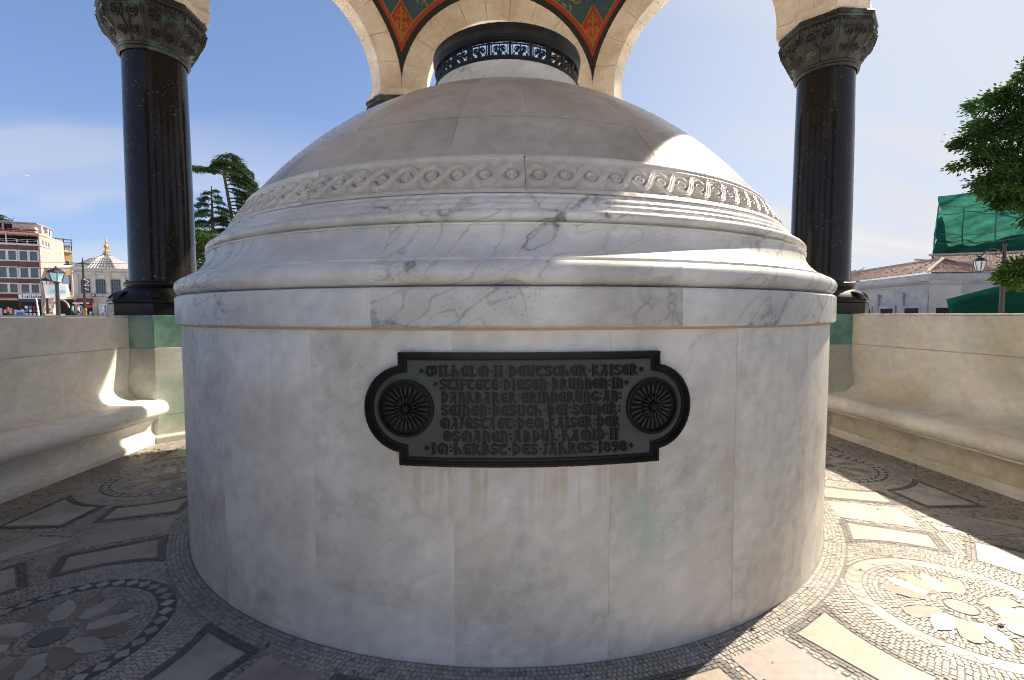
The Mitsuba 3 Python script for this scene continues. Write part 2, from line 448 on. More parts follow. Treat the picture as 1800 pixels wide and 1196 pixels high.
Rr, np_ = 0.529, 24
w2 = PI * Rr / np_
sh = [line([(-w2, 0.003), (w2, 0.003)], 0.010), line([(-w2, 0.1), (w2, 0.1)], 0.009), line([(-w2, 0.083), (w2, 0.083)], 0.006)]
for s in (-1, 1):
    sh += [line([(s * (w2 - 0.004), 0), (s * (w2 - 0.004), 0.1)], 0.009), line([(s * (w2 - 0.018), 0.012), (s * (w2 - 0.018), 0.083)], 0.005)]
    sp_ = spiral(0.0235, 0.046, 0.0235, 0.006, 250, -1.45)
    sh.append(line([(s * x, y) for x, y in sp_], 0.0062)); sh.append(sg.Point(s * 0.0235, 0.046).buffer(0.0065))
    sh.append(line([(s * 0.0155, 0.022), (s * 0.004, 0.012), (0, 0.004)], 0.007)); sh.append(line([(0, 0.02), (0, 0.083)], 0.006))
    sh.append(line([(s * 0.03, 0.083), (s * 0.03, 0.1)], 0.006)); sh.append(line([(s * 0.048, 0.012), (s * 0.036, 0.024)], 0.006))
sh.append(sg.Point(0, 0.018).buffer(0.010))
grille = unary_union(sh).intersection(sg.box(-w2, -0.003, w2, 0.104)).simplify(0.0006)
gm = extrude(grille, -0.006, 0.006); gm.apply_translation((0, 2.9425, 0))
for k in range(np_):
    part(crown, 'openwork_panel', bend(gm, Rr, 2 * PI * (k + 0.5) / np_), 'dark_bronze')

# ================================================================ THE PLAQUE
plq = thing('plaque', 'dark bronze plaque with seven lines of German lettering on the front of the drum', 'plaque')
PR = 2.1085
out_ = unary_union([sg.box(-0.456, 0.729, 0.456, 1.122), sg.Point(-0.4295, 0.925).buffer(0.153, quad_segs=24), sg.Point(0.4295, 0.925).buffer(0.153, quad_segs=24)])


def curved(poly, h0, h1, size=0.05):
    ms = []
    for p in getattr(poly, 'geoms', [poly]):
        x0, _, x1, _ = p.bounds
        n = max(1, int(math.ceil((x1 - x0) / size)))
        m = extrude(p, h0, h1)
        if n > 1:
            v, f = trimesh.remesh.subdivide_to_size(m.vertices, m.faces, size * 1.6, max_iter=8); m = tm(v, f)
        ms.append(m)
    m = cat(ms)
    a = np.asarray(m.vertices)[:, 0] / PR - PI / 2; V = np.asarray(m.vertices); r = PR + V[:, 2]
    m.vertices = np.stack([r * np.cos(a), r * np.sin(a), V[:, 1]], -1)
    return m


def ringpoly(a, b):
    return out_.buffer(-a, join_style=2).difference(out_.buffer(-b, join_style=2))


part(plq, 'plate', curved(out_, 0.0, 0.008), 'dark_bronze')
part(plq, 'frame', cat([curved(ringpoly(0, 0.008), 0.008, 0.026), curved(ringpoly(0.008, 0.014), 0.008, 0.020), curved(ringpoly(0.014, 0.022), 0.008, 0.0135), curved(ringpoly(0.0235, 0.0275), 0.008, 0.017)]), 'dark_bronze')
fld = out_.buffer(-0.028, join_style=2)
ros_c = [(-0.4335, 0.926), (0.4335, 0.926)]
fld = fld.difference(unary_union([sg.Point(c).buffer(0.1) for c in ros_c]))
part(plq, 'field', curved(fld, 0.008, 0.0105), 'field_bronze')


def dome_mesh(cx, cy, rx, ry, h, rot=0, n=12, rings=4):
    q = np.linspace(0, PI / 2, rings + 1); th = np.linspace(0, 2 * PI, n + 1)[:-1]
    P = np.stack([rx * np.cos(q)[:, None] * np.cos(th), ry * np.cos(q)[:, None] * np.sin(th), np.broadcast_to((h * np.sin(q))[:, None], (rings + 1, n))], -1)
    m = grid_mesh(P, closed_v=True)
    c, s = math.cos(rot), math.sin(rot)
    V = np.asarray(m.vertices); m.vertices = np.stack([cx + V[:, 0] * c - V[:, 1] * s, cy + V[:, 0] * s + V[:, 1] * c, V[:, 2]], -1)
    m.invert() if np.asarray(m.face_normals)[:, 2].mean() < 0 else None
    return m


def curve_onto(m):
    m = m.copy(); V = np.asarray(m.vertices); a = V[:, 0] / PR - PI / 2; r = PR + V[:, 2]
    m.vertices = np.stack([r * np.cos(a), r * np.sin(a), V[:, 1]], -1); return m


for cx, cy in ros_c:
    rk = f'{plq}__rosette' if f'{plq}__rosette' not in used else f'{plq}__rosette_001'
    used.add(rk)
    rg = [curved(sg.Point(cx, cy).buffer(0.1, quad_segs=16).difference(sg.Point(cx, cy).buffer(0.091, quad_segs=16)), 0.006, 0.022),
          curved(sg.Point(cx, cy).buffer(0.091, quad_segs=16), 0.006, 0.010)]
    part(rk, 'rim', cat(rg), 'dark_bronze')
    pet = []
    for k in range(24):
        a = 2 * PI * k / 24
        m = dome_mesh(cx + 0.062 * math.cos(a), cy + 0.062 * math.sin(a), 0.026, 0.0068, 0.012, a); m.apply_translation((0, 0, 0.010)); pet.append(m)
    for k in range(16):
        a = 2 * PI * (k + 0.5) / 16
        m = dome_mesh(cx + 0.030 * math.cos(a), cy + 0.030 * math.sin(a), 0.015, 0.0058, 0.016, a); m.apply_translation((0, 0, 0.012)); pet.append(m)
    part(rk, 'petals', curve_onto(cat(pet)), 'bronze', 40)
    m = dome_mesh(cx, cy, 0.017, 0.017, 0.024, n=18, rings=6); m.apply_translation((0, 0, 0.012))
    part(rk, 'boss', curve_onto(m), 'dark_bronze', 40)

# uncial letters: heavy pen strokes on a cell one unit high
def arc(cx, cy, rx, ry, a0, a1, n=9):
    return [(cx + rx * math.cos(math.radians(a)), cy + ry * math.sin(math.radians(a))) for a in np.linspace(a0, a1, n)]


K, N_ = 0.21, 0.09                       # thick and thin pen widths
GL = {
    'A': (0.62, [(K, [(0.44, 0.0), (0.36, 0.98)]), (N_ * 1.2, [(0.08, 0.0), (0.34, 0.96)]), (N_, [(0.15, 0.36), (0.42, 0.36)]), (N_, [(0.10, 0.98), (0.45, 0.98)])]),
    'B': (0.58, [(K, [(0.14, 0.0), (0.14, 1.0)]), (K * .8, arc(0.16, 0.74, 0.28, 0.22, 90, -90)), (K * .9, arc(0.16, 0.27, 0.34, 0.24, 90, -90))]),
    'C': (0.54, [(K, arc(0.34, 0.5, 0.25, 0.44, 60, 300)), (N_, [(0.48, 0.1), (0.48, 0.9)])]),
    'D': (0.60, [(K, [(0.14, 0.0), (0.14, 1.0)]), (K * .9, arc(0.16, 0.5, 0.34, 0.44, 90, -90))]),
    'E': (0.56, [(K, arc(0.36, 0.5, 0.26, 0.44, 65, 295)), (N_, [(0.1, 0.5), (0.48, 0.5)]), (N_, [(0.48, 0.1), (0.48, 0.9)])]),
    'F': (0.52, [(K, [(0.16, 0.0), (0.16, 1.0)]), (K * .8, [(0.16, 0.93), (0.48, 0.88)]), (K * .7, [(0.16, 0.5), (0.42, 0.5)])]),
    'G': (0.58, [(K, arc(0.34, 0.5, 0.25, 0.44, 60, 330)), (K * .8, [(0.5, 0.42), (0.5, 0.1)]), (N_, [(0.36, 0.45), (0.54, 0.45)])]),
    'H': (0.60, [(K, [(0.14, 0.0), (0.14, 1.0)]), (K * .9, arc(0.15, 0.1, 0.35, 0.5, 100, -5)), (N_, [(0.06, 0.98), (0.26, 0.98)])]),
    'I': (0.30, [(K, [(0.15, 0.0), (0.15, 1.0)]), (N_, [(0.03, 0.96), (0.27, 0.96)]), (N_, [(0.03, 0.04), (0.27, 0.04)])]),
    'J': (0.34, [(K, [(0.2, 1.0), (0.2, 0.2), (0.08, 0.02)]), (N_, [(0.06, 0.96), (0.3, 0.96)])]),
    'K': (0.58, [(K, [(0.14, 0.0), (0.14, 1.0)]), (N_ * 1.3, [(0.14, 0.45), (0.44, 0.95)]), (K * .85, [(0.22, 0.55), (0.50, 0.04)])]),
    'L': (0.50, [(K, [(0.15, 0.0), (0.15, 1.0)]), (K * .75, [(0.12, 0.06), (0.46, 0.09)]), (N_, [(0.03, 0.96), (0.27, 0.96)])]),
    'M': (0.82, [(K * .9, arc(0.40, 0.5, 0.30, 0.46, 100, 260)), (K * .8, [(0.41, 0.04), (0.41, 0.97)]), (K * .9, arc(0.42, 0.55, 0.31, 0.42, 85, -20)), (K * .8, [(0.73, 0.5), (0.70, 0.02)])]),
    'N': (0.58, [(K, [(0.14, 0.0), (0.14, 0.98)]), (K * .9, arc(0.22, 0.6, 0.24, 0.36, 110, 0)), (K * .9, [(0.46, 0.62), (0.46, 0.0)])]),
    'O': (0.60, [(K, arc(0.30, 0.5, 0.23, 0.43, 0, 360, 17)), (N_, [(0.30, 0.1), (0.30, 0.9)])]),
    'R': (0.60, [(K, [(0.14, 0.0), (0.14, 1.0)]), (K * .85, arc(0.16, 0.74, 0.28, 0.23, 90, -90)), (K * .85, [(0.24, 0.5), (0.52, 0.03)])]),
    'S': (0.52, [(K * .9, arc(0.27, 0.74, 0.19, 0.21, 40, 230) + arc(0.25, 0.26, 0.20, 0.22, 70, -140))]),
    'T': (0.56, [(K, arc(0.34, 0.42, 0.24, 0.38, 95, 300)), (K * .75, [(0.04, 0.86), (0.28, 0.96), (0.54, 0.93)])]),
    'U': (0.60, [(K, [(0.13, 1.0), (0.13, 0.35)] + arc(0.31, 0.28, 0.18, 0.22, 180, 300)), (K * .9, [(0.47, 1.0), (0.47, 0.0)])]),
    'W': (0.86, [(K, arc(0.30, 0.45, 0.22, 0.42, 120, 300)), (K * .8, [(0.44, 0.98), (0.44, 0.12)]), (K * .9, [(0.46, 0.1), (0.7, 0.2), (0.74, 0.6), (0.66, 0.96)]), (N_, [(0.05, 0.92), (0.28, 0.98)])]),
    '1': (0.34, [(K, [(0.18, 0.0), (0.18, 1.0)]), (N_, [(0.04, 0.82), (0.18, 0.97)])]),
    '8': (0.54, [(K * .85, arc(0.27, 0.74, 0.17, 0.2, 0, 360, 15)), (K * .9, arc(0.27, 0.27, 0.2, 0.23, 0, 360, 15))]),
    '9': (0.54, [(K * .9, arc(0.26, 0.7, 0.19, 0.24, 0, 360, 15)), (K * .9, [(0.45, 0.7), (0.40, 0.25), (0.22, 0.02)])]),
    ':': (0.24, [(0, (0.12, 0.28)), (0, (0.12, 0.72))]), '·': (0.22, [(0, (0.11, 0.5))]), '*': (0.50, [(1, (0.25, 0.5))]), ' ': (0.25, []),
}


def uncial(text):
    x, gl = 0.0, []
    for ch in text:
        w, st_ = GL[ch]
        for k, pts in st_:
            if k == 0: gl.append(sa.translate(sg.Polygon([(0.10, 0), (0, 0.13), (-0.10, 0), (0, -0.13)]), x + pts[0], pts[1]))
            elif k == 1: gl.append(sa.translate(sg.Polygon([(0.2, 0), (0.06, 0.06), (0, 0.24), (-0.06, 0.06), (-0.2, 0), (-0.06, -0.06), (0, -0.24), (0.06, -0.06)]).buffer(0.03), x + pts[0], pts[1]))
            else: gl.append(sa.translate(line(pts, k, 3), x, 0))
        x += w + 0.075
    return gl, x - 0.075


rows = [('*WILHELM·II·DEUTSCHER·KAISER*', 1.0575, -0.388, 0.402, 1), ('*STIFTETE:DIESEN·BRUNNEN:IN*', 1.0120, -0.338, 0.346, 1), ('DANKBARER:ERINNERUNG:AN:', 0.9670, -0.309, 0.318, 0), ('SEINEN:BESUCH·BEI:SEINER:', 0.9225, -0.309, 0.314, 0),
        ('MAJESTAET:DEM·KAISER:DER', 0.8780, -0.314, 0.310, 0), ('OSMANEN:ABDUL·HAMID·II', 0.8330, -0.302, 0.306, 0), ('*IM:HERBST·DES·JAHRES:1898*', 0.7885, -0.372, 0.366, 1)]
for text, z, x0, x1, _ in rows:
    gl, w = uncial(text)
    h = 0.0338
    ms = [curved(sa.affine_transform(p, [(x1 - x0) / w, 0, 0, h, x0, z - h / 2]).simplify(0.0004), 0.0095, 0.0175, 0.2) for p in gl]
    part(plq, 'lettering', cat(ms), 'dark_bronze')

# ================================================================ THE PAVILION
pav = thing('pavilion', 'octagonal marble pavilion with round arches on dark polished columns above the basin', 'pavilion')
RO = 3.8812
ANG = [22.5 + 45 * k for k in range(8)]


def centre(a):
    return RO * math.cos(math.radians(a)), RO * math.sin(math.radians(a))


def capital_mesh():
    nf, nt = 56, 90
    ph = np.linspace(0, 360, 8 * nf + 1)[:-1]
    t = np.linspace(0, 1, nt)
    PHI, TT = np.meshgrid(ph, t, indexing='ij')
    loc = (PHI + 22.5) % 45 - 22.5                       # angle from the middle of a face
    ap = np.interp(TT, [0, .06, .2, .4, .6, .8, .92, 1], [.292, .300, .325, .368, .402, .420, .424, .420])
    octa = ap / np.cos(np.radians(loc))
    b = np.clip((TT - 0.05) / 0.5, 0, 1); b = b * b * (3 - 2 * b)
    R = ap * (1 - b) * 1.02 + octa * b
    U = np.tan(np.radians(loc)) * ap; V = TT * 0.40
    cur = []
    for s in (-1, 1):
        cur.append([(s * x, y) for x, y in spiral(0.077, 0.262, 0.060, 0.010, 235, -1.9, 60)])
        cur.append([(s * x, y) for x, y in [(0.040, 0.215), (0.022, 0.17), (0.010, 0.10), (0.004, 0.05)]])
        cur.append([(s * x, y) for x, y in spiral(0.072, 0.120, 0.038, 0.008, 150, 1.5, 40)])
        cur.append([(s * x, y) for x, y in spiral(0.028, 0.30, 0.020, 0.006, 270, 1.0, 20)])
        cur.append([(s * 0.150, 0.06), (s * 0.158, 0.2), (s * 0.168, 0.34)])
    for q in range(9): cur.append(spiral(-0.152 + 0.038 * q, 0.366, 0.011, 0.004, 200, 0.9, 10))
    pts, rad = [], []
    for c in cur:
        L = np.array(c); d = np.r_[0, np.cumsum(np.hypot(*np.diff(L, axis=0).T))]; n = max(4, int(d[-1] / 0.0025))
        e = np.linspace(0, d[-1], n); pts.append(np.stack([np.interp(e, d, L[:, 0]), np.interp(e, d, L[:, 1])], -1))
    from scipy.spatial import cKDTree
    dist, _ = cKDTree(np.vstack(pts)).query(np.stack([U.ravel(), V.ravel()], -1)); dist = dist.reshape(U.shape)
    H = 0.024 * np.exp(-(dist / 0.0070) ** 2) - 0.010
    H += 0.012 * np.exp(-((TT - 0.86) / 0.018) ** 2)
    H += (meshkit.fbm(np.stack([PHI * 0.5, TT * 14, 0 * TT], -1), 3, 7) - 0.5) * 0.005
    H = np.where(TT < 0.07, 0.010 * np.sqrt(np.clip(1 - ((TT - 0.035) / 0.035) ** 2, 0, 1)), H)
    R = R + H
    a = np.radians(PHI); Z = 3.885 + TT * 0.39
    return grid_mesh(np.stack([R * np.cos(a), R * np.sin(a), Z], -1), closed_u=True)


SH_ = {}
SH_['capital'] = mikit.ply(capital_mesh(), 'bronze', smooth=True)
SH_['abacus'] = mikit.ply(octa_lathe([(0.395, 4.268), (0.418, 4.276), (0.424, 4.290), (0.436, 4.294), (0.436, 4.325), (0.425, 4.341)]), 'bronze')
SH_['necking'] = mikit.ply(lathe([(0.285, 3.852), (0.304, 3.858), (0.309, 3.870), (0.304, 3.884), (0.29, 3.89)], 40), 'bronze', smooth=40)
SH_['shaft'] = mikit.ply(lathe([(0.292, 1.593), (0.292, 1.61), (0.289, 2.4), (0.282, 3.2), (0.274, 3.87)], 64), 'granite', smooth=40)
bell = [(0.443, 1.413), (0.440, 1.425), (0.405, 1.462), (0.360, 1.500), (0.325, 1.527), (0.315, 1.536)]
tor = [(0.313 + 0.026 * math.cos(a), 1.566 + 0.027 * math.sin(a)) for a in np.radians(np.linspace(-85, 85, 9))]
SH_['base'] = mikit.ply(lathe(bell + tor + [(0.292, 1.596)], 56), 'dark_bronze', smooth=30)
SH_['plinth'] = mikit.ply(octa_lathe([(0.446, 1.2505), (0.446, 1.366), (0.438, 1.372), (0.452, 1.377), (0.460, 1.388), (0.452, 1.402), (0.446, 1.413)]), 'dark_bronze')


def spur_mesh():
    out = []
    for k in range(1):
        a = math.radians(22.5 + 45 * k)
        for j in (-2.5, -1.5, -.5, .5, 1.5, 2.5):
            s = np.linspace(0, 1, 8)
            pts = [((0.385 + 0.082 * q) * math.cos(a + j * 0.055 * (1 - 0.5 * q)), (0.335 + 0.132 * q) * math.sin(a + j * 0.055 * (1 - 0.5 * q)), 1.478 - 0.055 * q ** 1.6 + 0.012 * math.sin(PI * q)) for q in s]
            out.append(tube(pts, 0.008 - 0.003 * s, 6))
    return cat(out)


SPUR = mikit.ply(spur_mesh(), 'bronze', smooth=50)
for q, a in enumerate([157.5, 22.5, 112.5, 67.5, 202.5, 337.5, 247.5, 292.5]):
    x, y = centre(a)
    ck = f'{pav}__column' + (f'_{q:03d}' if q else '')
    for n_, d in SH_.items():
        part(ck, n_, {**d, 'to_world': T().translate([x, y, 0])}, None)
    for k in range(8):
        part(ck, 'leaf_spur', {**SPUR, 'to_world': T().translate([x, y, 0]).rotate([0, 0, 1], 45 * k)}, None)
    pk = f'{pav}__pedestal' + (f'_{q:03d}' if q else '')
    mk = lambda prof: moved(octa_lathe(prof), x, y)
    part(pk, 'foot', mk([(0.505, -0.02), (0.505, 0.055), (0.49, 0.07), (0.47, 0.072)]), 'pier_stone')
    part(pk, 'lower_course', mk([(0.458, 0.06), (0.458, 0.262), (0.455, 0.265)]), 'pier_stone')
    part(pk, 'middle_course', mk([(0.455, 0.266), (0.459, 0.269), (0.459, 0.930), (0.455, 0.933)]), 'pier_stone')
    part(pk, 'green_course', mk([(0.454, 0.934), (0.457, 0.937), (0.457, 1.248), (0.45, 1.25)]), 'green_marble', label='green marble top course of the pedestal')
    part(f'{pav}__pier' + (f'_{q:03d}' if q else ''), 'springer', moved(octa_lathe([(0.385, 4.342), (0.392, 4.348), (0.392, 4.452), (0.385, 4.458)]), x, y), 'arch_marble')

AI, AO, RI, RX, Z0 = 3.36, 3.57, 1.035, 1.405, 4.475
TAN = math.tan(math.radians(22.5))
HI = AI * TAN


def bay_frame(m, deg, depth):
    """(s, z, d): s along the wall, d outward from the inner face at AI."""
    n = np.array([math.cos(math.radians(deg)), math.sin(math.radians(deg)), 0]); s = np.array([-n[1], n[0], 0])
    return frame(m, n * AI, s, (0, 0, 1), n)


def inlay(sk, name, poly, bay, d0, d1, mat):
    for g_ in getattr(poly, 'geoms', [poly]):
        if g_.geom_type == 'Polygon' and g_.area > 1e-5: part(sk, name, mitred(g_, bay, d0, d1), mat)


def mitred(poly, deg, d0, d1):
    """A solid from depth d0 to d1 whose ends follow the mitre between two bays."""
    m = extrude(poly, d0, d1)
    if m is None: return None
    V = np.asarray(m.vertices).copy(); k = (AI + V[:, 2]) / AI
    edge = np.abs(V[:, 0]) > HI - 0.02
    V[:, 0] = np.where(edge, V[:, 0] * k, V[:, 0]); m.vertices = V
    return bay_frame(m, deg, 0)


plain('black_mosaic', (0.018, 0.020, 0.019), 0.45)
plain('gold_mosaic', (0.52, 0.34, 0.10), 0.35, metal=0.6)
pcol('red_mosaic', lambda p, n, uv: mix((0.26, 0.028, 0.015), (0.36, 0.06, 0.03), noise(p.x * 70, p.y * 70, p.z * 70)), 0.45)
pcol('blue_mosaic', lambda p, n, uv: mix((0.022, 0.055, 0.075), (0.05, 0.115, 0.145), noise(p.x * 60, p.y * 60, p.z * 60)), 0.45)
pcol('ceiling_mosaic', lambda p, n, uv: mix((0.42, 0.32, 0.17), (0.56, 0.44, 0.25), noise(p.x * 30, p.y * 30, p.z * 30)), 0.5)
Wb = sg.box(-HI + 0.002, Z0, HI - 0.002, 6.02)
disc = lambda r: sg.Point(0, Z0).buffer(r, quad_segs=32)
low = lambda r: unary_union([disc(r), sg.box(-r, 3.0, r, Z0)])
ZI = 4.345
SEEN = (90, 45, 135)
random.seed(8)
for bay in (90, 45, 135, 0, 180, -45, -90, -135):
    ak = f'{pav}__arch' + ('' if bay == 90 else f'_{[45, 135, 0, 180, -45, -90, -135].index(bay) + 1:03d}')
    nv = 11
    for k in range(nv + 2):
        if k == 0 or k == nv + 1:                                     # straight springers under the curve
            s = -1 if k == 0 else 1
            po = sg.box(min(s * RI, s * (HI - 0.002)), ZI + 0.28, max(s * RI, s * (HI - 0.002)), Z0) if False else None
            continue
        b0, b1 = 180 * (k - 1) / nv, 180 * k / nv
        pts = [(RI * math.cos(math.radians(b)), Z0 + RI * math.sin(math.radians(b))) for b in np.linspace(b0 + .12, b1 - .12, 9)]
        pts += [(RX * math.cos(math.radians(b)), Z0 + RX * math.sin(math.radians(b))) for b in np.linspace(b1 - .12, b0 + .12, 9)]
        po = sg.Polygon(pts).intersection(Wb)
        if po.is_empty: continue
        o = random.uniform(-0.002, 0.002)
        part(ak, 'voussoir', mitred(po, bay, o, AO - AI), 'arch_marble')
    for s in (-1, 1):
        part(ak, 'impost_block', mitred(sg.box(min(s * RI, s * HI), ZI, max(s * RI, s * HI), Z0 - 0.002), bay, 0.0, AO - AI), 'arch_marble')
    hole = disc(RX + 0.001)
    part(ak, 'backing_wall', mitred(Wb.difference(hole), bay, 0.02, AO - AI + 0.03), 'arch_marble')
    sk = f'{pav}__spandrel' + ('' if bay == 90 else f'_{[45, 135, 0, 180, -45, -90, -135].index(bay) + 1:03d}')
    r1, r2, r3 = 1.490, 1.552, 1.562
    inlay(sk, 'black_border', Wb.intersection(disc(r1)).difference(hole), bay, -0.004, 0.02, 'black_mosaic')
    inlay(sk, 'red_border', Wb.intersection(disc(r2)).difference(disc(r1)), bay, -0.006, 0.02, 'red_mosaic')
    inlay(sk, 'gold_line', Wb.intersection(disc(r3)).difference(disc(r2)), bay, -0.008, 0.02, 'gold_mosaic')
    dia = unary_union([sg.Polygon([(s * HI, 5.09), (s * (HI - 0.185), 5.42), (s * HI, 5.75), (s * (HI + .2), 5.42)]) for s in (-1, 1)])
    inlay(sk, 'blue_field', Wb.difference(disc(r3)).difference(dia.buffer(0.010, join_style=2)), bay, -0.004, 0.02, 'blue_mosaic')
    inlay(sk, 'red_diamond', Wb.intersection(dia).difference(disc(r3)), bay, -0.005, 0.02, 'red_mosaic')
    inlay(sk, 'diamond_outline', Wb.intersection(dia.buffer(0.010, join_style=2)).difference(dia).difference(disc(r3)), bay, -0.008, 0.02, 'gold_mosaic')
    if bay in SEEN:
        fl = []
        for s in (-1, 1):                                             # palmette in each half diamond
            e = s * HI
            for (cx, cy, r0, a0, tn) in ((0.050, 5.40, 0.045, 240, -1.2), (0.060, 5.52, 0.035, 200, -1.1), (0.045, 5.28, 0.030, 240, -1.1)):
                fl.append(line([(e - s * (cx + (x - cx)), y) for x, y in spiral(cx, cy, r0, 0.008, a0, tn, 20)], 0.010))
            fl += [line([(e - s * .006, 5.17), (e - s * .006, 5.66)], 0.012), line([(e - s * .004, 5.24), (e - s * 0.05, 5.33), (e - s * .10, 5.40)], 0.010), line([(e - s * .01, 5.60), (e - s * 0.05, 5.58)], 0.010)]
        part(sk, 'diamond_ornament', mitred(unary_union(fl).intersection(Wb), bay, -0.0085, -0.004), 'gold_mosaic')
        fl = []
        for s in (-1, 1):                                             # flowing gilt script above the arch
            for x0, zz, sc in ((0.93, 5.70, 1.0), (0.78, 5.86, 1.0), (1.10, 5.83, .8)):
                w = 0.12 * sc
                P = [(-1.2, .2), (-.9, -.5), (-.3, -.55), (.1, .1), (-.2, .6), (-.5, .2), (0, -.2), (.8, -.1), (1.1, .6), (1.3, 0)]
                L = np.array(P); tt = np.linspace(0, len(P) - 1, 40); L = np.stack([np.interp(tt, range(len(P)), L[:, 0]), np.interp(tt, range(len(P)), L[:, 1])], -1)
                fl.append(line([(s * x0 + w * a * (1 if s > 0 else 1), zz + w * b) for a, b in L], 0.014))
                fl.append(line([(s * x0 + w * .9, zz + w * .2), (s * x0 + w * 1.0, zz + w * 1.5)], 0.014)); fl.append(sg.Point(s * x0, zz + w).buffer(0.013)); fl.append(sg.Point(s * x0 + .05, zz - w).buffer(0.012))
        part(sk, 'gilt_script', mitred(unary_union(fl).intersection(Wb.difference(disc(r3 + .01))).difference(dia.buffer(.015)), bay, -0.0075, -0.003), 'gold_mosaic')

# upper wall, cornice and dome over the arches
prc = [(3.30, 6.02), (3.80, 6.02), (3.84, 6.10), (3.98, 6.18), (4.02, 6.30), (3.30, 6.30)]
P = np.array([[(x, y, z) for x, y in ngon(a)] for a, z in prc]).transpose(1, 0, 2)
part(pav, 'cornice', fix(grid_mesh(P, closed_u=True, closed_v=True)), 'arch_marble')
qs = np.radians(np.linspace(0, 88, 16))
part(pav, 'dome_vault', lathe([(3.45 * math.cos(q), 6.30 + 2.6 * math.sin(q)) for q in qs][::-1], 48), 'ceiling_mosaic', True)
plain('copper_roof', (0.20, 0.27, 0.24), 0.6)
part(pav, 'roof', lathe([(3.95, 6.301)] + [(3.72 * math.cos(q), 6.32 + 2.85 * math.sin(q)) for q in qs] + [(0.06, 9.2), (0.05, 9.9), (0.0, 10.0)], 48), 'copper_roof', 30)

# parapets that close the bays behind the basin and beside the entrance
for bay in (45, 90, 135, -45, -135):
    m = frame(extrude(sg.Polygon([(3.63, 0), (3.95, 0), (3.95, 1.25), (3.63, 1.25)]), -1.06, 1.06), (0, 0, 0), (math.cos(math.radians(bay)), math.sin(math.radians(bay)), 0), (0, 0, 1), (-math.sin(math.radians(bay)), math.cos(math.radians(bay)), 0))
    part(pav, 'parapet', m, 'bench_back_marble')

# ================================================================ THE BENCHES
def bench(side, label, seat_m, back_m, low_m, riser_m):
    b = thing('stone_bench', label, 'bench', 'marble benches built in between the columns')
    f = lambda pts: [(side * x, z) for x, z in pts]
    Y0, Y1 = -1.058, 1.024
    def add(n, prof, m, y0=Y0, y1=Y1, sm=25):
        part(b, n, fix(prism_y(f(prof), y0, y1)), m, sm)
    add('coping', [(3.622, 1.236), (3.626, 1.2485), (3.632, 1.2525), (3.96, 1.2525), (3.96, 1.236)], seat_m)
    add('upper_slab', [(3.631, 0.9415), (3.631, 1.2335), (3.95, 1.2335), (3.95, 0.9415)], back_m)
    cv = [(3.69 - 0.13 + 0.13 * math.cos(a), 0.565 + 0.13 * math.sin(a)) for a in np.radians(np.linspace(-5, -85, 10))]
    add('lower_slab', [(3.631, 0.938), (3.638, 0.8), (3.652, 0.65)] + [(x - 0.028, z) for x, z in cv] + [(3.52, 0.4345), (3.52, 0.36), (3.95, 0.36), (3.95, 0.938)], low_m)
    nose = [(3.365 - 0.0 + 0.080 * math.cos(a), 0.350 + 0.076 * math.sin(a)) for a in np.radians(np.linspace(100, 258, 16))]
    add('seat', [(3.518, 0.4345), (3.44, 0.427)] + nose + [(3.365, 0.268), (3.518, 0.268)], seat_m, sm=40)
    add('groove_fillet', [(3.372, 0.2665), (3.372, 0.252), (3.385, 0.246), (3.52, 0.246), (3.52, 0.2665)], seat_m)
    ris = [(3.408 + 0.030 * math.sin(PI * q) ** 0.8 + 0.012 * (1 - q), 0.076 + (0.244 - 0.076) * q) for q in np.linspace(0, 1, 9)]
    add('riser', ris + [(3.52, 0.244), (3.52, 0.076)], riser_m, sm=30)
    add('foot', [(3.393, -0.01), (3.393, 0.052), (3.404, 0.058), (3.404, 0.068), (3.412, 0.0745), (3.52, 0.0745), (3.52, -0.01)], seat_m)
    return b


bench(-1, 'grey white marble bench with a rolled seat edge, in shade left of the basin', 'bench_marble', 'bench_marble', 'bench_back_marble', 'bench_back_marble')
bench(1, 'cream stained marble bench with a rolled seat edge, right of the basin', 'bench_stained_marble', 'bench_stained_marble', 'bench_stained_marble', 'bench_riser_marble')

# ================================================================ THE MOSAIC FLOOR
pcol('grout', lambda p, n, uv: mix((0.15, 0.145, 0.135), (0.21, 0.20, 0.185), fbm(p.x * 6, p.y * 6, 0.0, 4)), 0.9)
bsdf('tesserae', two({'type': 'principled', 'base_color': {'type': 'mesh_attribute', 'name': 'vertex_color'}, 'roughness': 0.5, 'specular': 0.4}))
def slab_stone(key, c0, c1, seed):
    def fn(p, n, uv):
        k = noise(p.x * 1.9 + seed, p.y * 1.9, 0.0)
        return mix(c0, c1, smoothstep(0.35, 0.75, fbm(p.x * 7 + seed + 3 * k, p.y * 7, 0.0, 4))) * (0.74 + 0.13 * noise(p.x * 60, p.y * 60, seed))
    pcol(key, fn, 0.5, 0.4)


slab_stone('floor_cream', (0.37, 0.335, 0.28), (0.31, 0.275, 0.225), 21)
slab_stone('floor_white', (0.42, 0.40, 0.37), (0.29, 0.275, 0.255), 22)
slab_stone('floor_pink', (0.355, 0.315, 0.30), (0.29, 0.25, 0.24), 23)
slab_stone('floor_tan', (0.24, 0.205, 0.165), (0.18, 0.15, 0.12), 24)
slab_stone('floor_grey', (0.33, 0.32, 0.315), (0.26, 0.25, 0.24), 25)
plain('floor_dark', (0.055, 0.057, 0.060), 0.55)
plain('disc_dark', (0.085, 0.085, 0.09), 0.5)
oct_ = sg.Polygon(ngon(4.05))
fl = extrude(oct_, -0.28, 0.0)
floor = struct('floor', fl, 'grout', 'mosaic floor of small cream and dark stones with round rosettes and framed marble slabs')
rng = np.random.default_rng(7)
cx_ = lambda a, r=2.63: np.array([r * math.cos(math.radians(a)), r * math.sin(math.radians(a))])


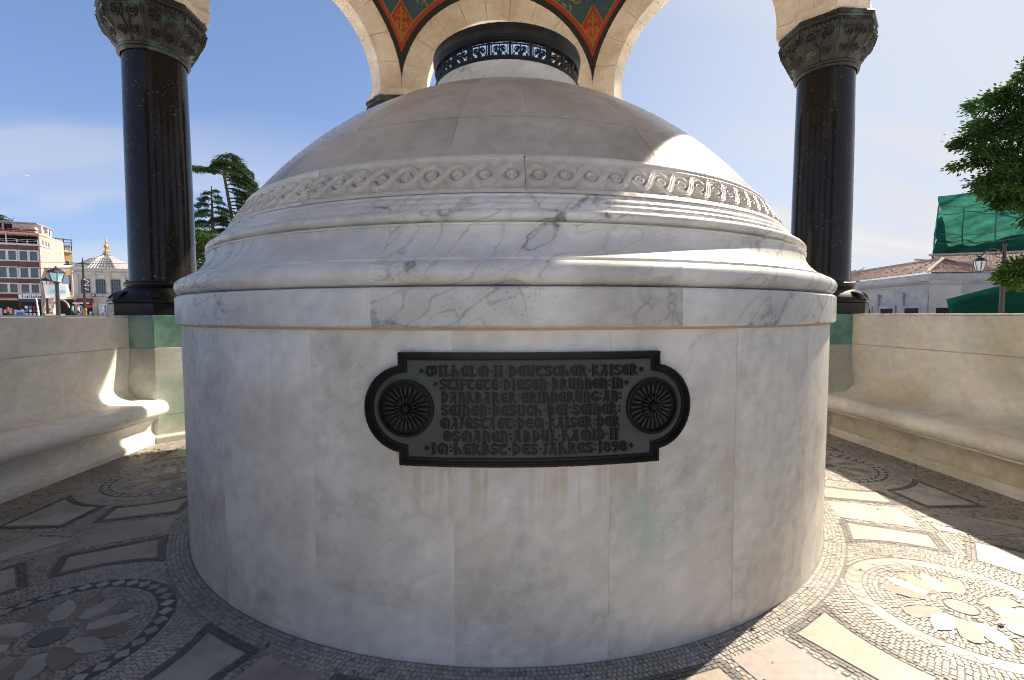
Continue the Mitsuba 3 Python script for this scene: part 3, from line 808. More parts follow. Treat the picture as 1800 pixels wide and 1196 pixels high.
def rot2(poly, a):
    return sa.rotate(poly, a, origin=(0, 0))


def polar(r0, r1, t0, t1, n=10):
    a = np.radians(np.linspace(t0, t1, n))
    return sg.Polygon([(r1 * math.cos(q), r1 * math.sin(q)) for q in a] + [(r0 * math.cos(q), r0 * math.sin(q)) for q in a[::-1]])


HT = 0.0034
INNER = polar(2.25, 2.625, 6, 17.1).difference(sg.Point(2.63, 0).buffer(0.605, quad_segs=32))
OUTER = sg.box(2.705, 0.1, 3.03, 0.835).difference(sg.Point(2.63, 0).buffer(0.585, quad_segs=32))
slabs, frames, discs, kites = [], [], [], []
ROS = [-180, -135, -90, -45, 0]
for a in ROS:
    discs.append(sg.Point(*cx_(a)).buffer(0.408, quad_segs=24))
    for s in (1, -1):
        for P in (INNER, OUTER):
            q = sa.scale(P, 1, s, origin=(0, 0)); q = rot2(q, a)
            slabs.append(q); frames.append(q.buffer(0.043, join_style=2).difference(q.buffer(0.004, join_style=2)))
MID = [-157.5, -112.5, -67.5, -22.5]
pinks, greys = [], []
for a in MID:
    pinks.append(rot2(polar(2.225, 2.62, -3.4, 3.4), a))
    greys.append(rot2(sg.Polygon([(2.66, 0), (2.92, 0.15), (3.22, 0), (2.92, -0.15)]), a))
    for s in (1, -1):
        pinks.append(rot2(sg.Polygon([(2.70, s * 0.045), (2.88, s * 0.155), (2.70, s * 0.155)]), a))
        kites.append(rot2(sg.Polygon([(2.98, s * 0.155), (3.24, s * 0.03), (3.27, s * 0.155)]), a))
for i, q in enumerate(slabs):
    part(floor, 'slab', extrude(q.simplify(0.002), -0.01, HT + rng.uniform(-.0006, .0006)), ['floor_cream', 'floor_white', 'floor_cream'][i % 3])
for q in pinks: part(floor, 'pink_slab', extrude(q, -0.01, HT + rng.uniform(-.0006, .0006)), 'floor_pink')
for i, q in enumerate(greys): part(floor, 'kite_slab', extrude(q, -0.01, HT), 'floor_grey' if i % 2 else 'floor_white')
for q in kites: part(floor, 'corner_slab', extrude(q, -0.01, HT), 'floor_cream')

petal = sg.Polygon([(0.112, -0.022), (0.112, 0.022), (0.165, 0.044), (0.225, 0.036), (0.285, 0.0), (0.225, -0.036), (0.165, -0.044)])
petalb = sg.Polygon([(0.118, -0.021), (0.118, 0.021), (0.17, 0.040), (0.255, 0.034), (0.275, 0.0), (0.255, -0.034), (0.17, -0.040)])
allp = []
for a in ROS:
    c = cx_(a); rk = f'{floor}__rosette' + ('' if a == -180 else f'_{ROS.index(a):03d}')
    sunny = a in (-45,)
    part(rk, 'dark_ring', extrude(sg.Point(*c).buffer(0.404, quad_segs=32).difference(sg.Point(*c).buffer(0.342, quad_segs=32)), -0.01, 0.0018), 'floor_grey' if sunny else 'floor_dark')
    part(rk, 'centre_disc', extrude(sg.Point(*c).buffer(0.055, quad_segs=10), -0.01, HT), 'disc_dark')
    for k in range(16):
        if sunny and k in (3, 9, 14): continue                       # stones lost from this rosette
        q = sa.translate(sa.rotate(petal if k % 2 else petalb, 22.5 * k + a + 6, origin=(0, 0)), *c); allp.append(q)
        part(rk, 'petal', extrude(q, -0.01, HT + rng.uniform(-.0006, .0006)), ('floor_white' if k % 2 else 'floor_tan'))
    for k in range(36):
        b = 10 * k + 3
        if sunny and rng.random() < 0.3: continue
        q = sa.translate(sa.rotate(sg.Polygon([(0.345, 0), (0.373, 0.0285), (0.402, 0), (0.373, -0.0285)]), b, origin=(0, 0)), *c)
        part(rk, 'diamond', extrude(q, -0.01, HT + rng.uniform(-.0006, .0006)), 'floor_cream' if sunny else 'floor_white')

tess = []                                                            # (x, y, angle, half length, half width, tone)


def put(x, y, ang, a, b, tone):
    tess.append(np.stack(np.broadcast_arrays(x, y, ang, a, b, tone), -1))


def rings(c, r0, r1, pitch, t0, t1, tone, L=0.0195):
    r = r0 + pitch / 2
    while r < r1:
        n = max(3, int(math.radians(t1 - t0) * r / L)); ph = rng.random()
        t = np.radians(t0) + (np.arange(n) + ph) * math.radians(t1 - t0) / n
        put(c[0] + r * np.cos(t), c[1] + r * np.sin(t), t + PI / 2, L / 2 * .44 * 2 * .97, pitch / 2 * .90, tone)
        r += pitch


def keep(mask_fn):
    tess[-1] = tess[-1][mask_fn(tess[-1])]


inside = lambda poly: (lambda t: shapely.contains_xy(poly, t[:, 0], t[:, 1]))
slab_u = unary_union(slabs + pinks + greys + kites); frame_u = unary_union(frames).difference(unary_union(pinks))
disc_u = unary_union(discs)
blocked = unary_union([slab_u.buffer(0.006), frame_u.buffer(0.004)])
i0 = len(tess); rings((0, 0), 2.112, 2.208, 0.0195, -200, 20, 0)
# round every rosette
near = unary_union([sg.Point(*cx_(a)).buffer(0.60, quad_segs=24) for a in ROS])
for a in ROS:
    i1 = len(tess); rings(cx_(a), 0.408, 0.60, 0.0195, 0, 360, 1)
    for i in range(i1, len(tess)):
        t = tess[i]; r = np.hypot(t[:, 0], t[:, 1]); k = np.cos((np.arctan2(t[:, 1], t[:, 0]) + PI / 8) % (PI / 4) - PI / 8) * r
        tess[i] = t[(r > 2.22) & (k < 3.055) & ~shapely.contains_xy(blocked, t[:, 0], t[:, 1])]
    i1 = len(tess); rings(cx_(a), 0.06, 0.342, 0.0200, 0, 360, 2, L=0.018)
    pu = unary_union(allp).buffer(0.005)
    for i in range(i1, len(tess)): tess[i] = tess[i][~shapely.contains_xy(pu, tess[i][:, 0], tess[i][:, 1])]
# between them, concentric with the basin
i1 = len(tess); rings((0, 0), 2.208, 3.36, 0.0195, -200, 20, 3)
for i in range(i1, len(tess)):
    t = tess[i]; r = np.hypot(t[:, 0], t[:, 1]); k = np.cos((np.arctan2(t[:, 1], t[:, 0]) + PI / 8) % (PI / 4) - PI / 8) * r
    tess[i] = t[(k < 3.05) & ~shapely.contains_xy(blocked, t[:, 0], t[:, 1]) & ~shapely.contains_xy(near, t[:, 0], t[:, 1])]
# along the walls
for a in ROS:
    for q in np.arange(3.065, 3.50, 0.0195):
        h = q * TAN; y = np.arange(-h + 0.01, h, 0.0195) + rng.uniform(0, .01)
        c, s = math.cos(math.radians(a)), math.sin(math.radians(a))
        put(q * c - y * s, q * s + y * c, math.radians(a + 90), 0.0089, 0.0089, 4)
# dark frames of the slabs: rows that follow each slab's edge
fr = len(tess)
for q in slabs:
    for o in (0.0145, 0.0325):
        L = q.buffer(o, join_style=2).exterior; n = int(L.length / 0.0245)
        d = (np.arange(n) + .5) * L.length / n
        A = np.array([L.interpolate(x).coords[0] for x in d]); B = np.array([L.interpolate(x + .002).coords[0] for x in d])
        an = np.arctan2(B[:, 1] - A[:, 1], B[:, 0] - A[:, 0])
        m = ~shapely.contains_xy(unary_union(pinks).buffer(.005), A[:, 0], A[:, 1]) & (np.hypot(A[:, 0], A[:, 1]) > 2.205)
        put(A[m, 0], A[m, 1], an[m], 0.0112, 0.0078, 5)
Tn = np.vstack(tess)
m = rng.random(len(Tn)) > 0.012
Tn = Tn[m]; N = len(Tn)
Tn[:, 2] += rng.normal(0, 0.05, N); Tn[:, 3] *= rng.uniform(.86, 1.04, N); Tn[:, 4] *= rng.uniform(.88, 1.04, N); Tn[:, 0:2] += rng.normal(0, .0007, (N, 2))
ca, sn = np.cos(Tn[:, 2]), np.sin(Tn[:, 2])
cor = np.array([(-1, -1), (1, -1), (1, 1), (-1, 1)])
def corners(k, z):
    out = []
    for i, (u, v) in enumerate(cor):
        uu, vv = u * Tn[:, 3] * k * (1 + jit[i]), v * Tn[:, 4] * k * (1 + jit[i + 4]); out.append(np.stack([Tn[:, 0] + uu * ca - vv * sn, Tn[:, 1] + uu * sn + vv * ca, z], -1))
    return np.stack(out, 1)
jit = rng.uniform(-.12, .06, (8, N))
zt = 0.0026 + rng.uniform(-.0007, .0007, N)
V = np.concatenate([corners(1.0, np.full(N, -0.001)), corners(0.95, zt)], 1)
V[:, 4:, 2] += rng.normal(0, .00025, (N, 4))
fq = np.array([[4, 5, 6], [4, 6, 7], [0, 1, 5], [0, 5, 4], [1, 2, 6], [1, 6, 5], [2, 3, 7], [2, 7, 6], [3, 0, 4], [3, 4, 7]])
Fc = (fq[None] + 8 * np.arange(N)[:, None, None]).reshape(-1, 3)
tone = Tn[:, 5].astype(int)
base = np.array([(0.385, 0.365, 0.335), (0.41, 0.39, 0.36), (0.37, 0.355, 0.325), (0.38, 0.36, 0.33), (0.355, 0.335, 0.305), (0.12, 0.122, 0.125)])[tone]
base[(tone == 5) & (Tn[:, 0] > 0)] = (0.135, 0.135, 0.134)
br = rng.normal(1, .10, N)[:, None]
cl = meshkit.fbm(np.stack([Tn[:, 0] * 3, Tn[:, 1] * 3, 0 * Tn[:, 0]], -1), 4, 9)[:, None]
col = base * br * (0.70 + 0.60 * cl)
grey = rng.random(N) < 0.10
col[grey & (tone != 5)] *= np.array([0.68, 0.70, 0.72])
col[(rng.random(N) < 0.04) & (tone != 5)] *= np.array([0.9, 0.72, 0.62])
col = np.clip(col * np.where(tone[:, None] == 5, 0.72, 0.78), 0.02, 0.8)
part(floor, 'tesserae', tm(V.reshape(-1, 3), Fc), 'tesserae', kind='stuff', color=np.repeat(col, 8, 0))
# the rest of the floor, behind the basin, in the same small stones
cells = lambda p, n, uv: mix((0.22, 0.21, 0.19), (0.46, 0.42, 0.36), smoothstep(0.02, 0.10, voronoi(p.x * 42, p.y * 42)[1] - voronoi(p.x * 42, p.y * 42)[0]))
pcol('far_tesserae', cells, 0.6)
part(floor, 'rear_mosaic', extrude(polar(2.107, 3.36, 20.5, 159.5, 60), -0.01, 0.0035), 'far_tesserae')

# ---------------------------------------------------------------- litter on the floor
def crumb(x, y, s, seed, z=0.006):
    r = np.random.default_rng(seed)
    n = 7; a = np.linspace(0, 2 * PI, n + 1)[:-1] + r.uniform(-.3, .3, n); q = s * r.uniform(.45, 1.0, n)
    V = [(x, y, z + s * .35)] + [(x + u * math.cos(b), y + 0.7 * u * math.sin(b), z + s * r.uniform(0, .45)) for u, b in zip(q, a)]
    V += [(x, y, z + s * .28)] + [(p[0], p[1], p[2] - s * .08) for p in V[1:]]
    f = [(0, 1 + i, 1 + (i + 1) % n) for i in range(n)] + [(n + 1, n + 2 + (i + 1) % n, n + 2 + i) for i in range(n)]
    f += [(1 + i, n + 2 + i, n + 2 + (i + 1) % n) for i in range(n)] + [(1 + i, n + 2 + (i + 1) % n, 1 + (i + 1) % n) for i in range(n)]
    return tm(V, f)


plain('dry_leaf', (0.055, 0.042, 0.030), 0.8)
plain('red_petal', (0.13, 0.018, 0.018), 0.5)
plain('brown_petal', (0.12, 0.045, 0.025), 0.6)
plain('blue_plastic', (0.05, 0.13, 0.45), 0.3)
ls = []
for i in range(150):
    side = -1 if i % 5 < 3 else 1
    y = rng.uniform(-1.3, 1.0); x = side * (3.36 - abs(rng.normal(0, 0.16)))
    ls.append(crumb(x, y, rng.uniform(.005, .013), 100 + i))
for i in range(60):
    ls.append(crumb(-3.16 + rng.normal(0, .13), 0.62 + rng.normal(0, .10), rng.uniform(.008, .022), 300 + i))
for i in range(60):
    a = rng.uniform(-170, -10); r = 2.13 + abs(rng.normal(0, 0.10)); ls.append(crumb(r * math.cos(math.radians(a)), r * math.sin(math.radians(a)), rng.uniform(.004, .009), 500 + i))
for i in range(50):
    ls.append(crumb(rng.uniform(2.3, 3.3), rng.uniform(-1.5, .8), rng.uniform(.004, .010), 700 + i))
k = part(None, 'leaf_litter', cat(ls), 'dry_leaf'); labels[k] = {'label': 'dark dry leaf crumbs scattered over the mosaic floor along the benches', 'category': 'leaves', 'kind': 'stuff'}
for x, y, s, m, lab in ((1.062, -1.742, .013, 'red_petal', 'dark red petal at the foot of the drum where the sunlight begins'), (0.892, -1.955, .016, 'red_petal', 'dark red petal lying beside the pink floor slab'),
                        (1.895, -1.985, .016, 'red_petal', 'dark red petal on the sunlit floor near the right edge'), (-0.985, -1.955, .015, 'brown_petal', 'round brown petal on the shaded floor left of the drum')):
    k = part(None, 'fallen_petal', cat([crumb(x, y, s, int(1000 * abs(x))), crumb(x + s * .3, y - s * .2, s * .8, 77, 0.010)]), m, 40); labels[k] = {'label': lab, 'category': 'petal', 'group': 'petals fallen on the floor'}
w = thing('sweet_wrapper', 'small crumpled blue plastic wrapper among the leaf crumbs by the left bench', 'wrapper')
part(w, 'sheet', cat([crumb(-3.03, 0.66, .034, 5), crumb(-3.00, 0.67, .026, 6, .016)]), 'blue_plastic')

# ================================================================ THE PLACE OUTSIDE
def hill(x, y):
    d = np.clip((np.hypot(x, y) - 9) / 55, 0, 1); d = d * d * (3 - 2 * d)
    left = np.clip((-x * 0.75 + y * 0.66) / np.maximum(np.hypot(x, y), 1e-6) * 1.6 - 0.2, 0, 1)
    return -0.62 + 1.72 * d * left + 0.25 * d * (1 - left)


pcol('plaza', lambda p, n, uv: mix((0.44, 0.425, 0.395), (0.54, 0.52, 0.48), fbm(p.x * .8, p.y * .8, 0.0, 5)), 0.85)
rr_ = np.r_[np.linspace(0, 12, 7), np.geomspace(14, 2500, 40)]; tt_ = np.linspace(0, 2 * PI, 97)[:-1]
RR, TT_ = np.meshgrid(rr_, tt_, indexing='ij'); X, Y = RR * np.cos(TT_), RR * np.sin(TT_)
gm_ = grid_mesh(np.stack([X, Y, hill(X, Y)], -1), closed_v=True)
if np.asarray(gm_.face_normals)[:, 2].mean() < 0: gm_.invert()
struct('ground', gm_, 'plaza', smooth=True)
for i, (a, z) in enumerate(((4.45, -0.145), (4.85, -0.29), (5.25, -0.435))):
    part(pav, 'step', extrude(sg.Polygon(ngon(a)), z - 0.5, z), 'pier_stone')

# ================================================================ BEYOND THE PAVILION
class Site:
    """A building's own axes: u along the front, v into the building, z up."""
    def __init__(s, o, u, key):
        u = np.array(u, float); u /= np.linalg.norm(u); s.o = np.array([*o, 0.0]); s.u = np.array([*u, 0.0]); s.v = np.array([-u[1], u[0], 0.0]); s.key = key
        if s.v @ s.o < 0: s.v = -s.v
    def m(s, mesh): return frame(mesh, s.o, s.u, s.v, (0, 0, 1))
    def b(s, *a): return s.m(box(*a))
    def add(s, name, mesh, mat, parent=None, **k): return part(parent or s.key, name, s.m(mesh), mat, **k)
    def win(s, u0, u1, z0, z1, fr='pvc', gl='far_glass', nx=1, nz=1, bar=.05, dep=.12, jam=.10):
        w = part(s.key, 'window', s.m(cat([box(u0, u0 + jam, -.03, dep, z0, z1), box(u1 - jam, u1, -.03, dep, z0, z1), box(u0 + jam, u1 - jam, -.03, dep, z0, z0 + jam), box(u0 + jam, u1 - jam, -.03, dep, z1 - jam, z1)] +
                  [box(u0 + jam + (u1 - u0 - 2 * jam) * i / nx - bar / 2, u0 + jam + (u1 - u0 - 2 * jam) * i / nx + bar / 2, 0.0, dep, z0 + jam, z1 - jam) for i in range(1, nx)] +
                  [box(u0 + jam, u1 - jam, 0.01, dep - .01, z0 + jam + (z1 - z0 - 2 * jam) * i / nz - bar / 2, z0 + jam + (z1 - z0 - 2 * jam) * i / nz + bar / 2) for i in range(1, nz)])), fr)
        part(w, 'pane', s.m(box(u0 + jam, u1 - jam, dep - .06, dep - .03, z0 + jam, z1 - jam)), gl)
        return w


def stucco(key, c, d=0.12, rough=0.8):
    return pcol(key, lambda p, n, uv: mi.Color3f(c) * ((1 - d) + 2 * d * fbm(p.x * 1.3, p.y * 1.3, p.z * 1.3, 3)), rough, 0.3)


plain('pvc', (0.46, 0.47, 0.50), 0.5)
plain('far_glass', (0.05, 0.065, 0.085), 0.08, spec=0.9)
plain('warm_glass', (0.055, 0.055, 0.035), 0.12, spec=0.8)
plain('dark_opening', (0.012, 0.012, 0.013), 0.9)
stucco('brown_panel', (0.105, 0.055, 0.055), .08)
stucco('pink_render', (0.36, 0.285, 0.265), .10)
stucco('white_render', (0.46, 0.45, 0.44), .08)
stucco('ochre_render', (0.36, 0.255, 0.11), .08)
stucco('grey_stone', (0.40, 0.39, 0.385), .16)
stucco('cream_stone', (0.40, 0.355, 0.30), .14)
plain('lead_roof', (0.22, 0.22, 0.225), 0.5)
plain('maroon_cloth', (0.20, 0.035, 0.05), 0.8)
plain('salmon_slab', (0.45, 0.27, 0.24), 0.8)
plain('navy', (0.02, 0.035, 0.09), 0.5)
plain('sign_blue', (0.10, 0.16, 0.42), 0.5)
plain('sign_white', (0.66, 0.68, 0.74), 0.5)
plain('sign_red', (0.50, 0.03, 0.03), 0.5)
plain('black_metal', (0.014, 0.014, 0.015), 0.4, spec=0.6)
plain('steel', (0.35, 0.36, 0.38), 0.4, metal=0.6)
plain('gilt', (0.34, 0.22, 0.06), 0.4, metal=0.4)
plain('lamp_glass', (0.55, 0.60, 0.62), 0.2)
plain('pale_board', (0.60, 0.68, 0.68), 0.5)
plain('lilac_panel', (0.40, 0.42, 0.60), 0.5)

# ---- the brown panelled hotel, its end wall in the sun
s = Site((-78.04, 82.61), (-0.916, -0.401), thing('hotel_building', 'brown panelled building with white framed windows and a pink end wall, far left', 'building'))
s.add('wall', cat([box(.02, 10.8, .10, 10, .3, 13.3)]), 'brown_panel')
s.add('end_wall', extrude(sg.Polygon([(-.18, .3), (-.18, 13.57), (-.18, 15.4), (1.0, 15.6), (10.2, 15.3), (10.2, .3)]), 0, .2).apply_transform(np.array([[0, 0, 1, -.18], [1, 0, 0, 0], [0, 1, 0, 0], [0, 0, 0, 1.0]])), 'pink_render', label='pale pink end wall in the sun')
for i, (z0, z1) in enumerate(((10.55, 12.5), (7.6, 9.62), (5.02, 6.85))):
    for b in range(4):
        u = .06 + 2.72 * b
        s.win(u, u + 2.66, z0, z1, gl='warm_glass' if i == 2 else 'far_glass', nx=2, bar=.32, jam=.2)
for z0, z1 in ((12.52, 13.26), (9.66, 10.5), (6.9, 7.55)):
    for b in range(4): s.add('brown_spandrel', box(.06 + 2.72 * b, 2.74 + 2.72 * b, -.02, .12, z0, z1), 'brown_panel')
s.add('terrace_slab', box(-.3, 10.8, -.35, 3.0, 13.3, 13.6), 'white_render')
rl = s.add('terrace_railing', cat([box(-.2, 10.8, -.25, -.2, z, z + .05) for z in (13.95, 14.25)] + [box(u, u + .12, -.26, -.19, 13.6, 14.3) for u in np.arange(0, 10.8, 1.3)]), 'pvc')
s.add('terrace_post', box(4.0, 4.15, -.1, .05, 13.6, 15.2), 'pvc')
s.add('terrace_back', box(.1, 10.8, 2.4, 2.6, 13.6, 15.2), 'dark_opening')
s.add('terrace_roof', fix(extrude(sg.Polygon([(-.45, 15.16), (-.45, 15.45), (2.9, 15.9), (2.9, 15.16)]), -.3, 10.8).apply_transform(np.array([[0, 0, 1, 0], [1, 0, 0, 0], [0, 1, 0, 0], [0, 0, 0, 1.0]]))), 'salmon_slab')
for i, u in enumerate((.3, 2.3, 4.6, 6.9)): s.add('awning', moved(box(0, 1.7, .2, 1.2, 0, .16), u, 0, 15.93 + .03 * i), 'maroon_cloth')
s.add('penthouse', box(1.0, 10.8, 1.8, 8, 15.85, 17.2), 'white_render')
s.add('penthouse_window', box(5.2, 6.2, 1.74, 1.9, 16.0, 17.1), 'dark_opening')
s.add('penthouse_window', box(3.9, 4.9, 1.74, 1.9, 16.0, 17.1), 'dark_opening')
s.add('penthouse_roof', box(.5, 10.8, 1.2, 8.4, 17.22, 17.42), 'lead_roof')
for v0, h in ((1.2, 16.9), (3.6, 16.8), (4.6, 16.7)): s.add('chimney', box(-.1, .35, v0, v0 + .5, 15.3, h), 'white_render')
for v0 in (.9, 2.2, 3.3):
    s.add('end_window', box(-.22, -.10, v0, v0 + .4, 13.3, 14.4), 'far_glass')
s.add('shop_sign', box(.0, 2.85, -.3, .05, 4.15, 4.95), 'sign_white')
tx = meshkit.text_mesh('Turista', 0.52, 0.03, True)
tx.apply_translation((-tx.bounds[:, 0].mean(), -.26, 0)); tx.apply_transform(np.array([[-1.15, 0, 0, 1.3], [0, 0, -1, -.3], [0, 1, 0, 4.55], [0, 0, 0, 1.0]])); tx = fix(tx)
s.add('sign_lettering', tx, 'navy')
s.add('shop_fascia', box(.05, 2.8, -.15, .05, 3.65, 4.1), 'navy')
s.add('shop_opening', box(.2, 2.75, .0, .3, .6, 3.6), 'dark_opening')
rq = random.Random(3)
for i in range(14):
    u = .3 + (i % 5) * .5; z = 1.25 + (i // 5) * .62
    s.add('display', box(u, u + .36, -.22, -.12, z, z + .45), rq.choice(['sign_blue', 'sign_white', 'sign_blue', 'maroon_cloth', 'lamp_glass']))
s.add('shop_opening', box(3.0, 8.0, .0, .3, .6, 3.9), 'dark_opening', label='dark shop front with lit goods')
s.add('awning', box(2.95, 8.0, -.6, .05, 4.2, 4.45), 'maroon_cloth')
s.add('fascia', box(2.95, 8.0, -.3, .05, 3.9, 4.18), 'cream_stone')
for i in range(7):
    u = 3.2 + .62 * i
    s.add('display', box(u, u + .42, -.1, .0, 1.3 + .2 * (i % 3), 2.3 + .25 * (i % 2)), rq.choice(['steel', 'cream_stone', 'maroon_cloth', 'steel']))

# ---- the ochre house with a roof terrace
s = Site((-86.59, 99.39), (-0.55, -0.835), thing('ochre_house', 'ochre yellow house with a dark framed roof terrace behind the hotel', 'house'))
s.add('wall', box(0, 5.0, .15, 5, .3, 14.3), 'ochre_render')
s.add('cornice', box(-.15, 5.1, -.15, 5, 14.3, 14.5), 'white_render')
for u in (.5, 1.9, 3.3): s.win(u, u + .8, 11.2, 12.6, 'white_render')
s.add('terrace_frame', cat([box(u, u + .12, .1, .22, 14.5, 17.0) for u in (0, 1.2, 2.4, 3.6, 4.8)] + [box(-.1, 5.1, .05, .25, z, z + .12) for z in (16.2, 15.4)] + [box(-.1, 5.1, .1, 1.6, 16.9, 17.0)]), 'black_metal')
for u in (.25, 1.45, 2.65): s.add('terrace_screen', box(u, u + .9, .3, .35, 14.6, 15.9), 'pvc')
s.add('rooftop_unit', box(5.2, 5.9, 1, 2, 14.0, 17.6), 'black_metal')

# ---- the low cream house with an arched gateway
s = Site((-73.95, 84.0), (-0.999, 0.05), thing('gate_house', 'low cream house with an arched gateway and a lilac panel above', 'house'))
wl_ = sg.box(0, 4.9, .3, 9.6).difference(unary_union([sg.box(.9, 3.5, .3, 2.6), sg.Point(2.2, 2.6).buffer(1.3)]).buffer(.001)).difference(sg.box(.6, 1.9, 5.6, 8.35))
s.add('wall', extrude(wl_, 0, .4).apply_transform(np.array([[1, 0, 0, 0], [0, 0, 1, 0], [0, 1, 0, 0], [0, 0, 0, 1.0]])), 'cream_stone')
s.add('gateway', box(.5, 4.0, .8, .9, .3, 4.2), 'dark_opening')
s.add('window_recess', box(.5, 2.2, .3, .5, 5.5, 8.4), 'dark_opening')
s.add('panel', box(.5, 1.75, -.12, .1, 6.7, 8.3), 'lilac_panel')
s.add('string_course', box(-.05, 4.95, -.14, .1, 4.9, 5.15), 'white_render')
s.add('roof', fix(extrude(sg.Polygon([(-.4, 9.6), (-.4, 9.75), (3, 10.5), (6, 9.75), (6, 9.6)]), -.3, 5.4).apply_transform(np.array([[0, 0, 1, 0], [1, 0, 0, 0], [0, 1, 0, 0], [0, 0, 0, 1.0]]))), 'white_render')
s.add('arch_moulding', extrude(sg.Point(2.2, 2.6).buffer(1.55).difference(sg.Point(2.2, 2.6).buffer(1.3)).intersection(sg.box(0, 2.6, 5, 5)), 0, .14).apply_transform(np.array([[1, 0, 0, 0], [0, 0, 1, -.14], [0, 1, 0, 0], [0, 0, 0, 1.0]])), 'cream_stone')
for i in range(6): s.add('poster', box(3.75 + .4 * (i % 2), 4.08 + .4 * (i % 2), -.08, .01, 1.3 + .7 * (i // 2), 1.9 + .7 * (i // 2)), 'sign_white' if i % 3 else 'lilac_panel')

# ---- the stone library
s = Site((-68.62, 77.75), (0.987, 0.164), thing('library_building', 'grey stone library with tall dark windows, hipped metal roof and gilt finial', 'building'))
s.u = s.u * 0.66
s.add('wall', box(0, 15.2, .15, 8, .3, 8.75), 'grey_stone')
for u in (.25, 4.0, 7.3, 10.55, 13.8):
    p_ = s.add('pilaster', box(u, u + .85, -.05, .2, 4.95, 8.1), 'grey_stone')
    part(p_, 'capital', s.m(box(u - .08, u + .93, -.1, .2, 7.75, 8.05)), 'grey_stone')
    q_ = s.add('lower_pilaster', box(u + .05, u + .9, -.08, .2, .4, 4.0), 'cream_stone')
    part(q_, 'capital', s.m(box(u - .05, u + 1.0, -.16, .2, 3.55, 4.0)), 'cream_stone')
s.add('string_course', box(-.1, 15.3, -.12, .2, 4.82, 4.95), 'grey_stone')
s.add('string_course', box(-.1, 15.3, -.18, .2, 4.02, 4.28), 'cream_stone')
s.add('architrave', box(-.1, 15.3, -.08, .2, 8.12, 8.4), 'grey_stone')
s.add('cornice', box(-.35, 15.5, -.4, .2, 8.75, 9.05), 'white_render')
for u in (1.72, 5.05, 8.35, 11.6): s.win(u, u + 1.82, 4.98, 7.22, 'black_metal', 'dark_opening' if u > 11 else 'far_glass', 3, 3, .06)
a_, h_ = 7.6, 7.1
v_ = [(-.4, -.45, 9.05), (9.8, -.45, 9.05), (9.8, 7.6, 9.05), (-.4, 7.6, 9.05), (2.2, 1.6, 10.8), (7.2, 1.6, 10.8), (7.2, 5.5, 10.8), (2.2, 5.5, 10.8), (4.4, 3.4, 11.75), (5.0, 3.4, 11.75), (5.0, 3.8, 11.75), (4.4, 3.8, 11.75)]
qf = [(a, (a + 1) % 4, (a + 1) % 4 + 4, a + 4) for a in range(4)] + [(a + 4, (a + 1) % 4 + 4, (a + 1) % 4 + 8, a + 8) for a in range(4)] + [(8, 9, 10, 11)]
s.add('roof', fix(tm(v_, [t for q in qf for t in ((q[0], q[1], q[2]), (q[0], q[2], q[3]))])), 'lead_roof')
seams = []
V_ = np.array(v_, float)
for fct in np.linspace(.05, .95, 14): seams.append(tube([V_[0] + (V_[1] - V_[0]) * fct + (0, 0, .03), V_[4] + (V_[5] - V_[4]) * fct + (0, 0, .03)], .035, 4))
for fct in np.linspace(.1, .9, 8): seams.append(tube([V_[4] + (V_[5] - V_[4]) * fct + (0, 0, .03), V_[8] + (V_[9] - V_[8]) * fct + (0, 0, .03)], .035, 4))
for z in (9.45, 9.9, 10.35, 10.8):
    f_ = (z - 9.05) / 1.75; seams.append(tube([V_[0] + (V_[4] - V_[0]) * f_ + (0, -.02, .03), V_[1] + (V_[5] - V_[1]) * f_ + (0, -.02, .03)], .03, 4))
s.add('roof_seams', cat(seams), 'steel', kind='stuff')
s.add('finial_drum', moved(lathe([(.75, 11.7), (.75, 12.0), (.6, 12.05), (0, 12.06)], 12), 4.7, 3.6), 'lead_roof')
s.add('finial', moved(lathe([(.5, 12.0), (.62, 12.25), (.3, 12.5), (.28, 12.7), (.52, 13.0), (.5, 13.25), (.2, 13.5), (.17, 13.7), (.3, 13.9), (.12, 14.15), (.05, 14.3), (.16, 14.4), (0, 14.7)], 14), 4.7, 3.6), 'gilt', smooth=40)
s.add('sign_board', box(4.15, 12.6, -.32, -.2, 4.33, 4.84), 'navy')
tx = meshkit.text_mesh('TÜRK EDEBİYATI VAKFI', 0.30, 0.02, True)
tx.apply_transform(np.array([[1.38, 0, 0, 5.0], [0, 0, -1, -.321], [0, 1, 0, 4.43], [0, 0, 0, 1.0]])); s.add('sign_lettering', fix(tx), 'sign_white')
s.add('sign_emblem', box(4.4, 4.7, -.35, -.31, 4.45, 4.72), 'sign_white')
s.add('awning', fix(extrude(sg.Polygon([(.15, 4.3), (-1.3, 3.45), (-1.3, 3.2), (.15, 3.3)]), 1.0, 4.3).apply_transform(np.array([[0, 0, 1, 0], [1, 0, 0, 0], [0, 1, 0, 0], [0, 0, 0, 1.0]]))), 'maroon_cloth')
s.add('awning_edge', box(.95, 4.35, -1.36, -1.31, 3.18, 3.36), 'sign_white')
s.add('shop_opening', box(1.2, 4.0, .05, .16, .4, 3.2), 'dark_opening')
s.add('shop_board', box(2.1, 3.9, -.1, .06, 2.55, 3.05), 'sign_red')
s.add('doorway', box(1.0, 1.75, -.12, .06, .5, 2.9), 'sign_white'); s.add('door_pane', box(1.12, 1.62, -.15, -.121, 1.6, 2.7), 'far_glass')
s.add('door_panel', box(3.3, 3.95, -.1, .06, .6, 1.9), 'lamp_glass')
w_ = s.win(5.4, 7.1, .9, 3.1, 'sign_white', 'far_glass', 3, 3, .07)
for i in range(9):
    if i in (1, 5, 8): continue
    part(w_, 'poster', s.m(box(5.55 + .5 * (i % 3), 5.93 + .5 * (i % 3), -.02, .03, 1.05 + .66 * (i // 3), 1.6 + .66 * (i // 3))), rq.choice(['sign_white', 'lilac_panel', 'sign_white', 'cream_stone']))
